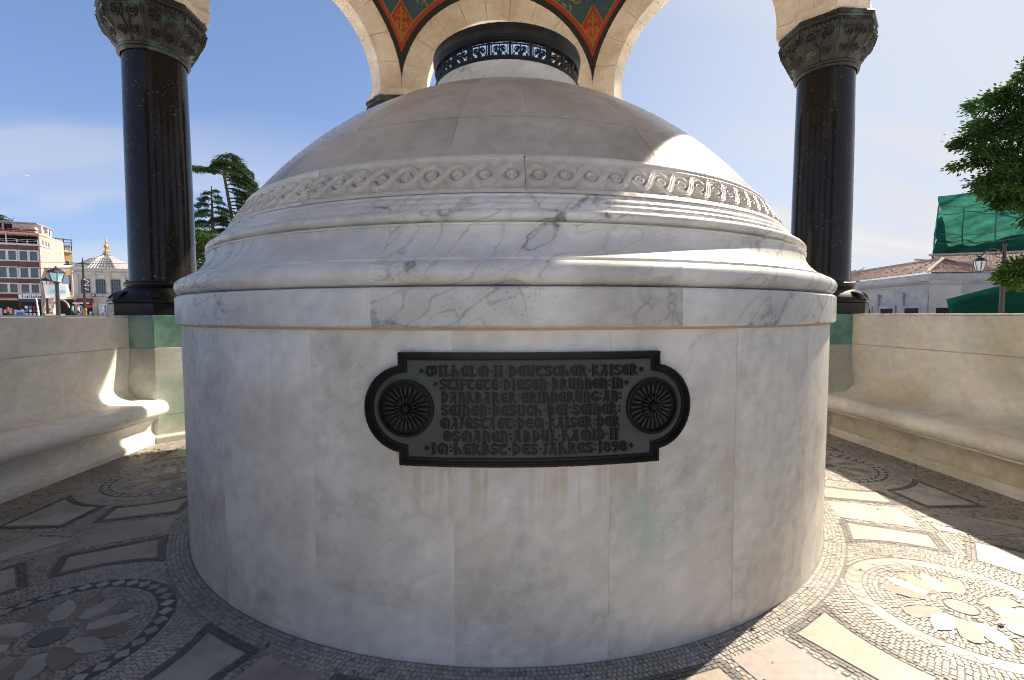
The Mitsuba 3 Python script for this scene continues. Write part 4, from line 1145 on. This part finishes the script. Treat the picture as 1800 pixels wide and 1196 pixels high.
s.win(8.5, 10.2, .9, 3.1, 'sign_white', 'far_glass', 3, 3, .07)

# ---- lamps, posts, cables
def lantern_lamp(x, y, zb, zt, w, label, glass='lamp_glass'):
    """Pole with a six sided lantern on top; w = lantern width."""
    t = thing('street_lamp', label, 'street lamp', 'lamps on the square left of the pavilion'); h = w * 1.02
    P = lambda m: moved(m, x, y, 0)
    part(t, 'pole', P(lathe([(.16 * w / .8, zb), (.16 * w / .8, zb + .5), (.10 * w / .8, zb + .6), (.085 * w / .8, zt - h - .1), (.13 * w / .8, zt - h - .06), (.06, zt - h)], 14)), 'black_metal', 40)
    z0, z1 = zt - h, zt - .42 * h
    lo, hi = .26 * w, .44 * w
    ring = lambda r, z: [(r * math.cos(PI / 3 * k + .3), r * math.sin(PI / 3 * k + .3), z) for k in range(6)]
    A, B = ring(lo, z0), ring(hi, z1)
    part(t, 'frame', P(cat([tube([a, b], .03 * w, 5) for a, b in zip(A, B)] + [tube(A + A[:1], .035 * w, 5), tube(B + B[:1], .03 * w, 5)])), 'black_metal')
    for k in range(6):
        a, b, c, d = np.array(A[k]), np.array(A[(k + 1) % 6]), np.array(B[(k + 1) % 6]), np.array(B[k]); n = np.cross(b - a, d - a); n = n / np.linalg.norm(n) * .012
        part(t, 'pane', P(fix(tm([a, b, c, d, a - n, b - n, c - n, d - n], [(0, 1, 2), (0, 2, 3), (4, 6, 5), (4, 7, 6), (0, 4, 5), (0, 5, 1), (1, 5, 6), (1, 6, 2), (2, 6, 7), (2, 7, 3), (3, 7, 4), (3, 4, 0)]))), glass)
    part(t, 'hood', P(lathe([(.50 * w, z1), (.50 * w, z1 + .03), (.40 * w, z1 + .14 * h), (.22 * w, z1 + .24 * h), (.13 * w, z1 + .30 * h), (.05 * w, z1 + .34 * h), (.04 * w, z1 + .42 * h), (0, z1 + .46 * h)], 6)), 'black_metal')
    return t


plain('blue_glass', (0.25, 0.48, 0.60), 0.2)
la = lantern_lamp(-23.85, 23.48, .0, 3.95, .84, 'black street lamp with a pale notice board tied under its six sided lantern', 'blue_glass')
nb = thing('notice_board', 'pale green notice board tied crookedly to the nearest black lamp post', 'sign')
e1 = np.array([.70, .71, 0]); o_ = np.array([-23.85, 23.48, 2.6]) - np.array([-.71, .70, 0]) * -.13
def onboard(m, tilt=-5): 
    m = m.copy(); m.apply_transform(trimesh.transformations.rotation_matrix(math.radians(tilt), (0, 1, 0))); return frame(m, o_ + np.array([.71, -.70, 0]) * .14, e1, (-.71, .70, 0), (0, 0, 1))
part(nb, 'board', onboard(box(-.50, .50, -.02, .02, -.36, .36)), 'pale_board'); part(nb, 'sheet', onboard(box(-.36, .36, -.032, -.022, -.14, .30)), 'lamp_glass'); part(nb, 'blue_panel', onboard(box(-.34, .34, -.04, -.033, -.12, .04)), 'blue_glass')
lantern_lamp(-45.0, 46.55, .5, 5.13, .85, 'smaller black lantern lamp standing left of the lamp with the notice board')
t = thing('tall_lamp_post', 'tall black post with white neon tubes and a gilt base before the library', 'lamp post')
P = lambda m: moved(m, -44.61, 50.54, 0)
part(t, 'pole', P(lathe([(.14, .5), (.12, 4), (.09, 7.0), (.03, 7.5), (0, 7.7)], 10)), 'black_metal', 40)
part(t, 'arm', P(tube([(-1.2, -1.0, 6.7), (-.5, -.45, 6.85), (0, 0, 6.95), (.4, .35, 6.85)], .05)), 'black_metal')
part(t, 'gilt_base', P(lathe([(.13, 1.0), (.17, 1.5), (.13, 1.65), (.19, 1.85), (.16, 2.0), (.12, 2.1), (.12, 2.2)], 12)), 'gilt', smooth=40)
for a, b in (((.1, 5.25), (.55, 5.0)), ((.55, 5.0), (.15, 4.55)), ((.15, 4.55), (.6, 4.6)), ((.15, 4.2), (.5, 4.1))):
    part(t, 'neon_tube', P(tube([(a[0] * .75, a[0] * .66 - .15, a[1]), (b[0] * .75, b[0] * .66 - .15, b[1])], .035)), 'sign_white')
k = part(None, 'leaning_post', tube([(-38.15, 38.21, .4), (-38.5, 38.3, 2.75)], .045, 8), 'sign_white'); labels[k] = {'label': 'thin white leaning post in front of the shop with the white sign', 'category': 'post'}
for i, (x, y, z0, z1) in enumerate(((-50.5, 50.2, 7.1, 6.5), (-50.5, 50.6, 6.4, 5.9))):
    p = [(-80 + 70 * q, 62 + 4 * q + .4 * i, 9.0 - .8 * i - .9 * math.sin(PI * q) * .8) for q in np.linspace(0, 1, 24)]
    k = part(None, 'overhead_cable', tube(p, .028, 4), 'black_metal'); labels[k] = {'label': ['upper thin black cable crossing the sky before the library roof', 'lower thin black cable crossing in front of the library'][i], 'category': 'cable'}
for i, (x, y) in enumerate(((-52.2, 50.6), (-47.5, 49.0), (-43.0, 49.5), (-54.8, 50.5))):
    k = part(None, 'bollard', moved(lathe([(.09, .3), (.09, 1.25), (.12, 1.3), (.12, 1.42), (.05, 1.5), (0, 1.51)], 10), x, y), 'black_metal', 40); labels[k] = {'label': ['dark bollard between the gateway and the tall post', 'dark bollard just right of the tall post with neon tubes', 'dark bollard farthest right, before the library', 'dark bollard farthest left, before the cream gateway house'][i], 'category': 'bollard', 'group': 'bollards in front of the shops'}
t = thing('planter_bench', 'cream stone bench block on the square at the foot of the lamps', 'bench')
part(t, 'seat', moved(box(-.45, .45, -.2, .2, 1.12, 1.36), -27.71, 27.68, 0, 45), 'cream_stone'); part(t, 'foot', moved(box(-.35, .35, -.15, .15, .0, 1.12), -27.71, 27.68, 0, 45), 'cream_stone')
t = thing('pavement_sign', 'blue and white pavement sign standing before the shop fronts', 'sign')
part(t, 'board', moved(box(-.5, .5, -.04, .04, .9, 2.1), -74.6, 75.0, 0, 42), 'sign_white'); part(t, 'poster', moved(box(-.4, .4, -.06, -.041, 1.2, 1.9), -74.6, 75.0, 0, 42), 'sign_blue')

# ---- people walking across the square
import manifold3d as m3


def blob(chains, el=0.05, it=6):
    """Continuous surface over chains of (x, y, z, radius)."""
    out = None
    for ch in chains:
        for a, b in zip(ch[:-1], ch[1:]):
            h = m3.Manifold.hull(m3.Manifold.sphere(a[3], 12).translate(a[:3]) + m3.Manifold.sphere(b[3], 12).translate(b[:3]))
            out = h if out is None else out + h
    out = out.refine_to_length(el); me = out.to_mesh(); m = trimesh.Trimesh(me.vert_properties[:, :3], me.tri_verts, process=True)
    trimesh.smoothing.filter_taubin(m, iterations=it); return m


plain('skin', (0.42, 0.27, 0.20), 0.6); plain('hair_dark', (0.03, 0.02, 0.015), 0.7); plain('hair_brown', (0.20, 0.12, 0.06), 0.7)
plain('teal_cloth', (0.05, 0.38, 0.40), 0.8); plain('tan_cloth', (0.42, 0.28, 0.18), 0.8); plain('dark_cloth', (0.02, 0.02, 0.025), 0.8); plain('red_cloth', (0.40, 0.06, 0.06), 0.8)


def person(label, x, y, z, h, face, top, legs, hair, stride, group):
    k = h / 1.72; t = thing('person', label, 'person', group)
    s = stride
    body = [[(0, 0, 1.62, .095), (0.01, 0, 1.56, .09), (0, 0, 1.48, .055), (0, 0, 1.36, .12), (0, 0, 1.12, .12), (0, 0, .95, .135)]]
    for q in (-1, 1):
        body.append([(0, .06 * q, 1.38, .09), (0, .18 * q, 1.38, .06), (-.10 * s * q, .22 * q, 1.12, .045), (.02 - .22 * s * q, .22 * q, .90, .035), (.05 - .25 * s * q, .22 * q, .80, .032)])
        for f, dy in ((0.0, 0), (.03, .02), (-.03, .01), (.05, -.02)): body.append([(.05 - .25 * s * q, .22 * q, .80, .022), (.06 - .25 * s * q + f, .22 * q + dy, .71, .012)])
        body.append([(0, .085 * q, .92, .10), (.24 * s * q, .09 * q, .52, .065), (.30 * s * q - .10 * abs(s), .09 * q, .10, .045), (.42 * s * q - .02, .09 * q, .045, .04)])
    body.append([(.085, 0, 1.62, .02), (.105, 0, 1.595, .018)])
    put_ = lambda m: moved(m, x, y, z, face, k)
    part(t, 'body', put_(blob(body)), 'skin', True)
    part(t, 'hair', put_(blob([[(-.02, 0, 1.66, .10), (-.05, 0, 1.56, .085), (-.06, 0, 1.50, .06)]])), hair, True)
    part(t, 'shirt', put_(blob([[(0, 0, 1.40, .13), (0, 0, 1.12, .135), (0, 0, .98, .14)]] + [[(0, .06 * q, 1.385, .10), (0, .18 * q, 1.38, .075), (-.06 * s * q, .21 * q, 1.20, .065)] for q in (-1, 1)])), top, True)
    part(t, 'trousers', put_(blob([[(0, 0, .98, .145), (0, 0, .93, .15)]] + [[(0, .085 * q, .92, .115), (.24 * s * q, .09 * q, .52, .08), (.30 * s * q - .10 * abs(s), .09 * q, .14, .062)] for q in (-1, 1)])), legs, True)
    return t


pg = 'people on the square left of the pavilion'
person('person in a teal top and dark trousers walking past the gateway', -52.95, 58.9, .95, 1.55, 25, 'teal_cloth', 'dark_cloth', 'hair_brown', .8, pg)
person('person in a tan top and dark trousers striding behind the one in teal', -52.3, 58.95, .95, 1.55, 15, 'tan_cloth', 'dark_cloth', 'hair_dark', 1.1, pg)
person('person in red standing before the shop at the far left edge', -77.9, 76.6, 1.0, 1.65, -60, 'red_cloth', 'dark_cloth', 'hair_dark', .15, pg)

# ---- trees
bsdf('leaf_green', {'type': 'principledthin', 'base_color': {'type': 'mesh_attribute', 'name': 'vertex_color'}, 'roughness': 0.45, 'diff_trans': 0.75, 'spec_trans': 0.0, 'eta': 1.4})
plain('bark', (0.07, 0.055, 0.042), 0.9)


def leaves(P, D, size, col, rg, wide=0.5, fold=0.25, tones=None):
    """Pointed leaves at P, growing along D: two folded halves each."""
    n = len(P); D = D / (np.linalg.norm(D, axis=1, keepdims=True) + 1e-9)
    R = rg.normal(0, 1, (n, 3)); S = np.cross(D, R); S /= np.linalg.norm(S, axis=1, keepdims=True) + 1e-9; U = np.cross(S, D)
    L = (size * rg.uniform(.6, 1.25, n))[:, None]
    a = P; b = P + D * L; m = P + D * L * .45
    l = m + S * L * wide * .5 + U * L * fold * .3; r = m - S * L * wide * .5 + U * L * fold * .3
    V = np.stack([a, l, b, r], 1).reshape(-1, 3); f = (np.array([[0, 1, 2], [0, 2, 3]])[None] + 4 * np.arange(n)[:, None, None]).reshape(-1, 3)
    tone = np.ones((n, 1)) if tones is None else tones[:, None]
    c = np.array(col) * tone * rg.uniform(.65, 1.35, (n, 1)) * (1 + rg.normal(0, .08, (n, 3)))
    return tm(V, f), np.clip(np.repeat(c, 4, 0), .005, .6)


def broadleaf(name, label, base, crown, size, n_cl, per, col, seed, spread=.5, group=None, trunk_r=.3):
    """crown: list of (x, y, z, rx, ry, rz) lobes."""
    rg = np.random.default_rng(seed); t = thing(name, label, 'tree', group)
    P, D, br, tn = [], [], [], []
    top = np.mean([c[:3] for c in crown], 0); bx = np.array(base, float)
    fork = bx + (top - bx) * .62
    br.append(tube([bx, bx + (fork - bx) * .5 + rg.normal(0, .1, 3), fork], [trunk_r, trunk_r * .8, trunk_r * .65], 10))
    w = np.array([c[3] * c[4] * c[5] for c in crown]) ** .7; w /= w.sum()
    for i in range(n_cl):
        c = crown[rg.choice(len(crown), p=w)]
        d = rg.normal(0, 1, 3); d /= np.linalg.norm(d); q = rg.uniform(.35, 1.0) ** .5
        o = np.array(c[:3]) + d * np.array(c[3:]) * q
        if i % 5 == 0:
            mid = (fork + o) / 2 + rg.normal(0, .25, 3); br.append(tube([fork, mid, o], [trunk_r * .28, trunk_r * .15, .02], 5))
        k = int(per * rg.uniform(.5, 1.4)); r = spread * rg.uniform(.55, 1.2); tn.append(np.full(k, rg.uniform(.6, 1.5)))
        x = rg.normal(0, 1, (k, 3)) * np.array([r, r, r * .55])
        P.append(o + x); D.append(x + d * .3 + np.array([0, 0, -.55]) * r + rg.normal(0, .35, (k, 3)) * r)
    m, c = leaves(np.vstack(P), np.vstack(D), size, col, rg, tones=np.concatenate(tn))
    part(t, 'crown', m, 'leaf_green', color=c, kind='stuff'); part(t, 'trunk', cat(br), 'bark', 40)
    return t


broadleaf('chestnut_tree', 'large dark green leafy tree reaching in from the right edge', (34.5, 22.5, -.6),
          [(25.0, 17.9, 9.3, 2.3, 2.4, 2.0), (23.6, 17.3, 9.2, 1.3, 1.6, 1.1), (23.1, 17.3, 7.9, .9, 1.1, .7), (24.4, 17.0, 7.2, 1.6, 1.7, 1.2), (26.4, 18.6, 11.6, 2.3, 2.5, 1.9), (24.9, 17.8, 11.3, .9, 1, .8), (26.8, 17.7, 8.6, 2.5, 2.6, 2.9), (24.4, 16.9, 6.0, .9, 1.1, .6)],
          .20, 250, 165, (0.038, 0.080, 0.022), 31, .28)
broadleaf('young_tree', 'bright green leafy branches low at the right edge under the big tree', (20.2, 12.9, -.6), [(19.45, 12.7, 2.75, .75, .6, .5), (20.0, 12.8, 2.9, .8, .7, .6)], .17, 60, 80, (0.075, 0.14, 0.026), 33, .20, trunk_r=.12)
broadleaf('plane_tree', 'light green leafy tree low behind the left column', (-29.6, 48.5, .2), [(-29.9, 48.5, 6.3, 2.0, 2.0, 2.8), (-28.4, 48.4, 5.0, 2.2, 2, 2.6), (-30.0, 48.3, 9.0, .9, 1.2, 1.2)], .30, 150, 90, (0.055, 0.095, 0.024), 35, .5)
broadleaf('distant_tree', 'dark treetop just showing above the hotel roof at the left edge', (-115.5, 113.2, .5), [(-116.0, 113.2, 22.2, 2.2, 2, 2.6)], .6, 40, 60, (0.035, 0.07, 0.02), 36, .8)


def cedar(label, x, y, limbs, trunk, seed, group):
    """limbs: (height, azimuth degrees in the picture plane's own frame, length, droop, width)."""
    rg = np.random.default_rng(seed); t = thing('cedar_tree', label, 'tree', group)
    R = np.array([.868, .496, 0]); B = np.array([-.496, .868, 0])
    tr = np.array([(x + R[0] * a, y + R[1] * a, z) for a, z in trunk]); n = len(tr)
    br = [tube(tr, np.linspace(.30, .05, n), 8)]
    P, D = [], []
    for z, az, ln, dr_, wd in limbs:
        a0 = np.interp(z, [q[1] for q in trunk], [q[0] for q in trunk]); o = np.array([x + R[0] * a0, y + R[1] * a0, z])
        d = R * math.cos(math.radians(az)) + B * math.sin(math.radians(az))
        s_ = np.linspace(0, 1, 9)
        C_ = o + np.outer(s_ * ln, d); C_[:, 2] += .10 * ln * np.sin(s_ * 2.2) - dr_ * s_ ** 2; C_ += rg.normal(0, .05, C_.shape)
        br.append(tube(C_, np.linspace(.10, .02, 9), 5))
        k = int(620 * ln * wd)
        u = rg.uniform(.12, 1.0, k) ** .8; c = np.stack([np.interp(u, s_, C_[:, j]) for j in range(3)], -1)
        side = np.cross(d, (0, 0, 1)); w = rg.normal(0, 1, k) * wd * (.35 + .45 * u)
        q = c + side * w[:, None]; q[:, 2] += rg.normal(0.05, .10, k) - .16 * np.abs(w); P.append(q)
        D.append(d * .8 + side * np.sign(w)[:, None] * .6 + np.array([0, 0, -.45]) + rg.normal(0, .35, (k, 3)))
    m, c = leaves(np.vstack(P), np.vstack(D), .24, (0.040, 0.072, 0.030), rg, .30, .1)
    part(t, 'foliage', m, 'leaf_green', color=c, kind='stuff'); part(t, 'trunk', cat(br), 'bark', 40)


rg = np.random.default_rng(5)
L = [(18.2, 180, 4.3, .1, .55), (18.5, 165, 3.2, .3, .5), (18.3, 200, 3.6, .4, .5), (20.0, 170, 1.2, .5, .6), (20.4, 20, 1.6, .9, .7), (19.8, 0, 2.9, 1.5, .7), (19.4, 190, 1.5, .4, .7), (19.0, 10, 3.4, 1.9, .7), (19.3, -30, 3.0, 1.4, .8),
     (18.3, 15, 3.8, 1.8, .7), (17.6, -10, 3.9, 2.0, .6), (16.6, 10, 3.0, 1.2, .5), (15.5, 0, 3.4, 1.0, .6), (14.6, -20, 3.6, 1.4, .7), (13.8, 30, 2.8, .8, .7), (19.7, 90, 1.8, .6, .8), (19.7, -90, 1.8, .6, .8), (18.8, -120, 2.2, .6, .7),
     (12.6, 180, 2.6, .6, .8), (12.2, 10, 3.2, .7, .8), (11.6, 160, 3.0, .9, .9), (11.0, -20, 3.0, .8, .9), (10.2, 170, 2.6, .6, .9), (9.4, 0, 2.8, .6, .9), (20.6, -60, 1.2, .4, .7), (20.6, 140, .9, .4, .6), (17.9, 25, 3.4, 1.7, .6), (17.0, -25, 3.6, 1.8, .6), (16.2, 20, 3.5, 1.6, .6), (15.0, 10, 3.9, 1.3, .6), (14.2, 5, 3.6, 1.1, .6), (13.2, -10, 3.7, 1.0, .7), (18.9, 60, 2.4, 1.0, .7), (18.6, -70, 2.6, 1.0, .7), (13.0, 190, 2.2, .6, .7)]
cedar('tall dark cedar with flat spreading branches behind the dome on the left', -32.0, 56.2, L, [(.9, .5), (.9, 9), (.35, 14), (-.2, 18), (0, 20.0), (.5, 21.0)], 41, 'cedars left of the dome')
L2 = [(16.0 - .34 * i, 180 * (i % 2) + rg.uniform(-50, 50), .55 + .21 * i, .15 + .06 * i, .62) for i in range(24)]
cedar('smaller pointed cedar next to the left column', -32.9, 54.6, L2, [(0, .5), (0, 12), (0, 16.5)], 43, 'cedars left of the dome')

t = thing('palm_tree', 'small palm just showing beside the right column', 'tree')
part(t, 'trunk', tube([(54.4, 64.1, 0), (54.4, 64.1, 3.5), (54.45, 64.1, 6.9)], .22, 8), 'bark')
fr_ = []; rg = np.random.default_rng(8)
for i in range(26):
    a = rg.uniform(0, 2 * PI); el = rg.uniform(-.1, 1.25); q = np.linspace(0, 1, 8); ln = rg.uniform(1.3, 2.0)
    C_ = np.stack([54.45 + ln * q * math.cos(a) * math.cos(el), 64.1 + ln * q * math.sin(a) * math.cos(el), 6.9 + ln * q * math.sin(el) - 0.7 * q ** 2], -1)
    for j in range(1, 8):
        for sd in (-1, 1): fr_.append((C_[j], (C_[j] - C_[j - 1]) * 2 + sd * np.array([-math.sin(a), math.cos(a), -.4]) * .35))
m, c = leaves(np.array([f[0] for f in fr_]), np.array([f[1] for f in fr_]), .55, (.06, .11, .03), rg, .16, .1)
part(t, 'fronds', m, 'leaf_green', color=c)

# ---- the low marble building on the right with tiled roofs
stucco('blue_grey_marble', (0.30, 0.31, 0.335), .25)
stucco('terracotta', (0.15, 0.085, 0.075), .45)
s = Site((38.55, 44.57), (-0.187, -0.982), thing('marble_hall', 'low grey marble hall with pilasters, square windows and tiled roof right of the pavilion', 'building'))
s.v = np.array([.982, -.187, 0])
LN = 10.62
s.add('wall', box(-6, LN - .03, .16, 6, -.8, 4.0), 'blue_grey_marble')
s.add('cornice', box(-6.2, LN + .25, -.30, 6, 4.10, 4.58), 'blue_grey_marble'); s.add('bed_mould', box(-6.1, LN + .08, -.12, 6, 3.62, 3.72), 'blue_grey_marble'); s.add('frieze_mould', box(-6.1, LN + .16, -.2, 6, 4.0, 4.1), 'blue_grey_marble')
for u in (-.6, 3.1, 6.65, 9.75):
    q_ = s.add('pilaster', box(u, u + .75, -.04, .2, -.8, 2.85), 'blue_grey_marble'); part(q_, 'capital', s.m(box(u - .1, u + .85, -.12, .2, 2.75, 3.05)), 'blue_grey_marble')
for u0, u1 in ((1.5, 2.65), (4.2, 6.1), (7.65, 9.45)):
    s.win(u0 - .25, u1 + .25, -.2, 2.0, 'blue_grey_marble', 'dark_opening', 1, 1, jam=.25)
    c_ = (u0 + u1) / 2; w_ = (u1 - u0) / 2
    for k2 in (0, .28): s.add('gable_relief', cat([s_.apply_transform(np.array([[1, 0, 0, 0], [0, 0, 1, .13], [0, 1, 0, 0], [0, 0, 0, 1.0]])) for s_ in [extrude(line([(c_ - w_, 2.1 + k2), (c_ + w_ * .4, 2.75 + k2 * .3), (c_ + w_, 2.75 + k2 * .3)], .09), 0, .10)]]), 'blue_grey_marble')


def tiled(p0, p1, p2, p3, pitch=.28):
    """Corrugated tile sheet on the quad eave p0-p1, ridge p3-p2."""
    p0, p1, p2, p3 = map(np.array, (p0, p1, p2, p3)); L_ = np.linalg.norm(p1 - p0); nu = max(8, int(L_ / pitch) * 6); nv = max(4, int(np.linalg.norm(p3 - p0) / .36) * 3)
    U, W = np.meshgrid(np.linspace(0, 1, nu + 1), np.linspace(0, 1, nv + 1), indexing='ij')
    P = ((1 - U)[..., None] * (1 - W)[..., None] * p0 + U[..., None] * (1 - W)[..., None] * p1 + U[..., None] * W[..., None] * p2 + (1 - U)[..., None] * W[..., None] * p3)
    n = np.cross(p1 - p0, p3 - p0); n = n / np.linalg.norm(n); n = n if n[2] > 0 else -n
    hh = .055 * np.abs(np.sin(U * L_ / pitch * PI)) + .05 * (1 - (W * (nv / 3)) % 1.0) + (meshkit.noise(np.stack([U * 60, W * 30, 0 * U], -1), 3) - .5) * .05
    m = grid_mesh(P + hh[..., None] * n); m.invert() if np.asarray(m.face_normals)[:, 2].mean() < 0 else None
    return m


s.add('tiled_roof', cat([tiled((-6.4, -.45, 4.6), (LN + .4, -.45, 4.6), (LN - 2.2, 2.4, 5.95), (-6.4, 2.4, 5.95)), tiled((LN + .4, -.45, 4.6), (LN + .4, 5.4, 4.6), (LN - 2.2, 2.4, 5.95), (LN - 2.2, 2.4, 5.95))]), 'terracotta', kind='stuff')
s.add('hip_ridge', cat([tube([(LN + .4, -.45, 4.72), (LN - 2.2, 2.4, 6.07)], .12), tube([(LN - 2.2, 2.4, 6.05), (-6.4, 2.4, 6.05)], .12)]), 'cream_stone')
s.add('return_wall', box(LN - .03, LN, .0, 2.4, -.8, 4.0), 'grey_stone')
s.add('return_window', box(LN, LN + .03, .55, 2.0, .2, 1.75), 'dark_opening')
# wing set back to the right
e_, b_ = np.array([.982, -.187]), np.array([.187, .982])
w0 = np.array([38.55, 44.57]) + LN * np.array([-.187, -.982]) + 2.4 * e_ + 1.2 * b_
s = Site(w0, e_, s.key); s.v = np.array([*b_, 0.0])
s.add('wing_wall', box(-.1, 16, .06, 6, -.8, 4.2), 'blue_grey_marble'); s.add('wing_cornice', box(-.1, 16, -.25, 6, 4.25, 4.8), 'blue_grey_marble'); s.add('wing_mould', box(-.1, 16, -.12, 6, 3.75, 3.85), 'blue_grey_marble')
s.add('wing_roof', tiled((-.2, -.4, 4.82), (16, -.4, 4.82), (16, 4.2, 6.9), (1.2, 4.2, 6.6)), 'terracotta', kind='stuff')
s.add('wing_ridge', cat([tube([(-1.6, 2.0, 6.1), (3.0, 1.0, 5.55)], .09), tube([(1.0, 4.2, 6.72), (16, 4.2, 7.02)], .12)]), 'cream_stone')

# ---- green netting: wrapped scaffold behind, sheet fence in front
bsdf('green_net', {'type': 'principledthin', 'base_color': proc(lambda p, n, uv: mix((0.026, 0.135, 0.105), (0.040, 0.19, 0.15), noise(p.x * 1.1, p.z * 5.0, p.y))), 'roughness': 0.6, 'diff_trans': 1.55, 'spec_trans': 0.0, 'eta': 1.3})


def sheet(P00, P10, P11, P01, nu, nv, amp, seed, sag=0.0):
    P00, P10, P11, P01 = map(np.array, (P00, P10, P11, P01)); U, W = np.meshgrid(np.linspace(0, 1, nu), np.linspace(0, 1, nv), indexing='ij')
    P = (1 - U)[..., None] * (1 - W)[..., None] * P00 + U[..., None] * (1 - W)[..., None] * P10 + U[..., None] * W[..., None] * P11 + (1 - U)[..., None] * W[..., None] * P01
    n = np.cross(P10 - P00, P01 - P00); n = n / np.linalg.norm(n)
    w = (meshkit.fbm(np.stack([U * 2.2 + W * 1.5, W * 9 - U * 3, 0 * U], -1), 4, seed) - .5) * amp
    P = P + w[..., None] * n; P[..., 2] -= sag * np.sin(PI * U) * W
    return grid_mesh(P)


t = thing('wrapped_scaffold', 'tall scaffold wrapped in green netting behind the tiled roofs on the right', 'scaffold')
A, Bt, Cn, Dn = (57.3, 56.0, -1), (75.5, 55.6, -1), (75.5, 55.6, 18.2), (58.9, 56.4, 16.7)
part(t, 'front_net', sheet(A, Bt, Cn, Dn, 90, 80, 1.5, 3), 'green_net', True); part(t, 'side_net', sheet(A, (66.5, 65.0, -1), (67.6, 65.2, 16.0), Dn, 20, 40, .4, 5), 'green_net', True)
inner = sg.Polygon([(58.9, -1), (60.3, 15.4), (61.4, 11.3), (67.6, 12.4), (71.5, 13.8), (75.3, 14.2), (75.3, -1)])
part(t, 'wall_inside', fix(frame(extrude(inner, 0, .5), (0, 56.95, 0), (1, 0, 0), (0, 0, 1), (0, 1, 0))), 'black_mosaic')
for x in (58.6, 63.2, 67.8, 72.4): part(t, 'standard', tube([(x + (1.0 if x < 59 else 0), 56.9, -1), (x + (1.0 if x < 59 else 0), 56.9, 16.6)], .06, 6), 'steel')
for z in (4, 8, 12, 15.6): part(t, 'ledger', tube([(58.2 + z * .07, 56.85, z), (75.3, 56.6, z)], .05, 6), 'steel')
for i, (a, b) in enumerate((((58.6, 15.2), (66, 16.4)), ((58.4, 11.6), (70.5, 13.0)), ((58.2, 10.4), (75, 12.4)))): part(t, 'rope', tube([(a[0] + (b[0] - a[0]) * q, 55.6, a[1] + (b[1] - a[1]) * q - .6 * math.sin(PI * q)) for q in np.linspace(0, 1, 10)], .05, 5), 'black_metal')
t = thing('net_fence', 'dark green netting fence with a sloping top in front of the marble hall', 'fence')
part(t, 'net', sheet((30.6, 26.0, -.6), (40, 25.8, -.6), (40, 25.8, 3.25), (34.2, 25.85, 3.3), 40, 24, .3, 9), 'green_net', True)
pg_ = sg.Polygon([(29.75, 2.2), (30.6, -.6), (34.25, -.6), (34.2, 3.3)])
part(t, 'sloping_net', fix(frame(extrude(pg_, -.01, .01), (0, 25.9, 0), (1, 0, 0), (0, 0, 1), (0, 1, 0))), 'green_net')
for x, h in ((30.55, 1.7), (34.2, 3.3), (37.5, 3.25)): part(t, 'post', tube([(x, 26.1, -.6), (x, 26.1, h)], .05, 6), 'black_metal')
part(t, 'backing_sheet', fix(frame(extrude(sg.Polygon([(30.8, -.6), (30.3, 2.1), (34.2, 3.15), (36.2, 3.15), (36.2, -.6)]), 0, .05), (0, 26.0, 0), (1, 0, 0), (0, 0, 1), (0, 1, 0))), 'dark_opening')

# ---- the lamp with a bracket on the right
t = thing('bracket_lamp', 'black lamp post with a lantern hanging from a scrolled bracket on the right', 'street lamp')
X0, Y0_ = 24.77, 18.16; d_ = np.array([-.985, .16, 0])
pt = lambda a, z: np.array([X0, Y0_, z]) + d_ * a
part(t, 'pole', moved(lathe([(.14, -.6), (.14, .3), (.10, .4), (.088, 3.9), (.11, 3.95), (.07, 4.0), (.06, 4.55), (.085, 4.6), (.02, 4.75), (0, 4.9)], 14), X0, Y0_), 'black_metal', 40)
part(t, 'bracket', cat([tube([pt(a, z) for a, z in ((.05, 4.12), (.28, 4.36), (.55, 4.42), (.82, 4.28), (1.0, 4.06), (1.12, 4.02), (1.22, 4.10))], .03, 6), tube([pt(a, z) for a, z in ((.08, 3.95), (.30, 4.0), (.42, 4.14), (.38, 4.24), (.30, 4.20), (.34, 4.12))], .018, 5), tube([pt(a, z) for a, z in ((.45, 4.14), (.6, 4.2), (.62, 4.3), (.55, 4.33))], .016, 5)]), 'black_metal', 40)
L0 = pt(1.05, 0); lm = lambda prof, n=8: moved(lathe(prof, n), L0[0], L0[1])
part(t, 'lantern_cap', lm([(.24, 3.80), (.25, 3.84), (.16, 3.94), (.07, 4.0), (.03, 4.04), (0, 4.05)]), 'black_metal'); part(t, 'lantern_glass', lm([(.05, 3.32), (.12, 3.36), (.20, 3.62), (.21, 3.80)]), 'lamp_glass', 40)
part(t, 'lantern_cage', cat([tube([(L0[0] + r * math.cos(a), L0[1] + r * math.sin(a), z) for r, z in ((.06, 3.29), (.14, 3.36), (.215, 3.62), (.225, 3.8))], .016, 5) for a in np.arange(0, 2 * PI, PI / 3)] + [lm([(0, 3.22), (.06, 3.27), (.07, 3.32), (0, 3.33)])]), 'black_metal')
t = thing('gull', 'tiny white gull flying far off at the left', 'bird')
part(t, 'body', moved(trimesh.creation.icosphere(2, .07).apply_scale((2.6, .8, .8)), -58.88, 60.2, 19.0), 'sign_white', True)
part(t, 'wing', tm([(-58.9, 60.1, 19.05), (-58.7, 60.1, 19.05), (-58.95, 59.75, 19.2), (-58.9, 60.1, 19.0)], [(0, 1, 2), (3, 2, 1), (0, 2, 3)]), 'sign_white'); part(t, 'wing', tm([(-58.9, 60.3, 19.05), (-58.7, 60.3, 19.05), (-58.95, 60.65, 19.2), (-58.9, 60.3, 19.0)], [(0, 2, 1), (3, 1, 2), (0, 3, 2)]), 'sign_white')
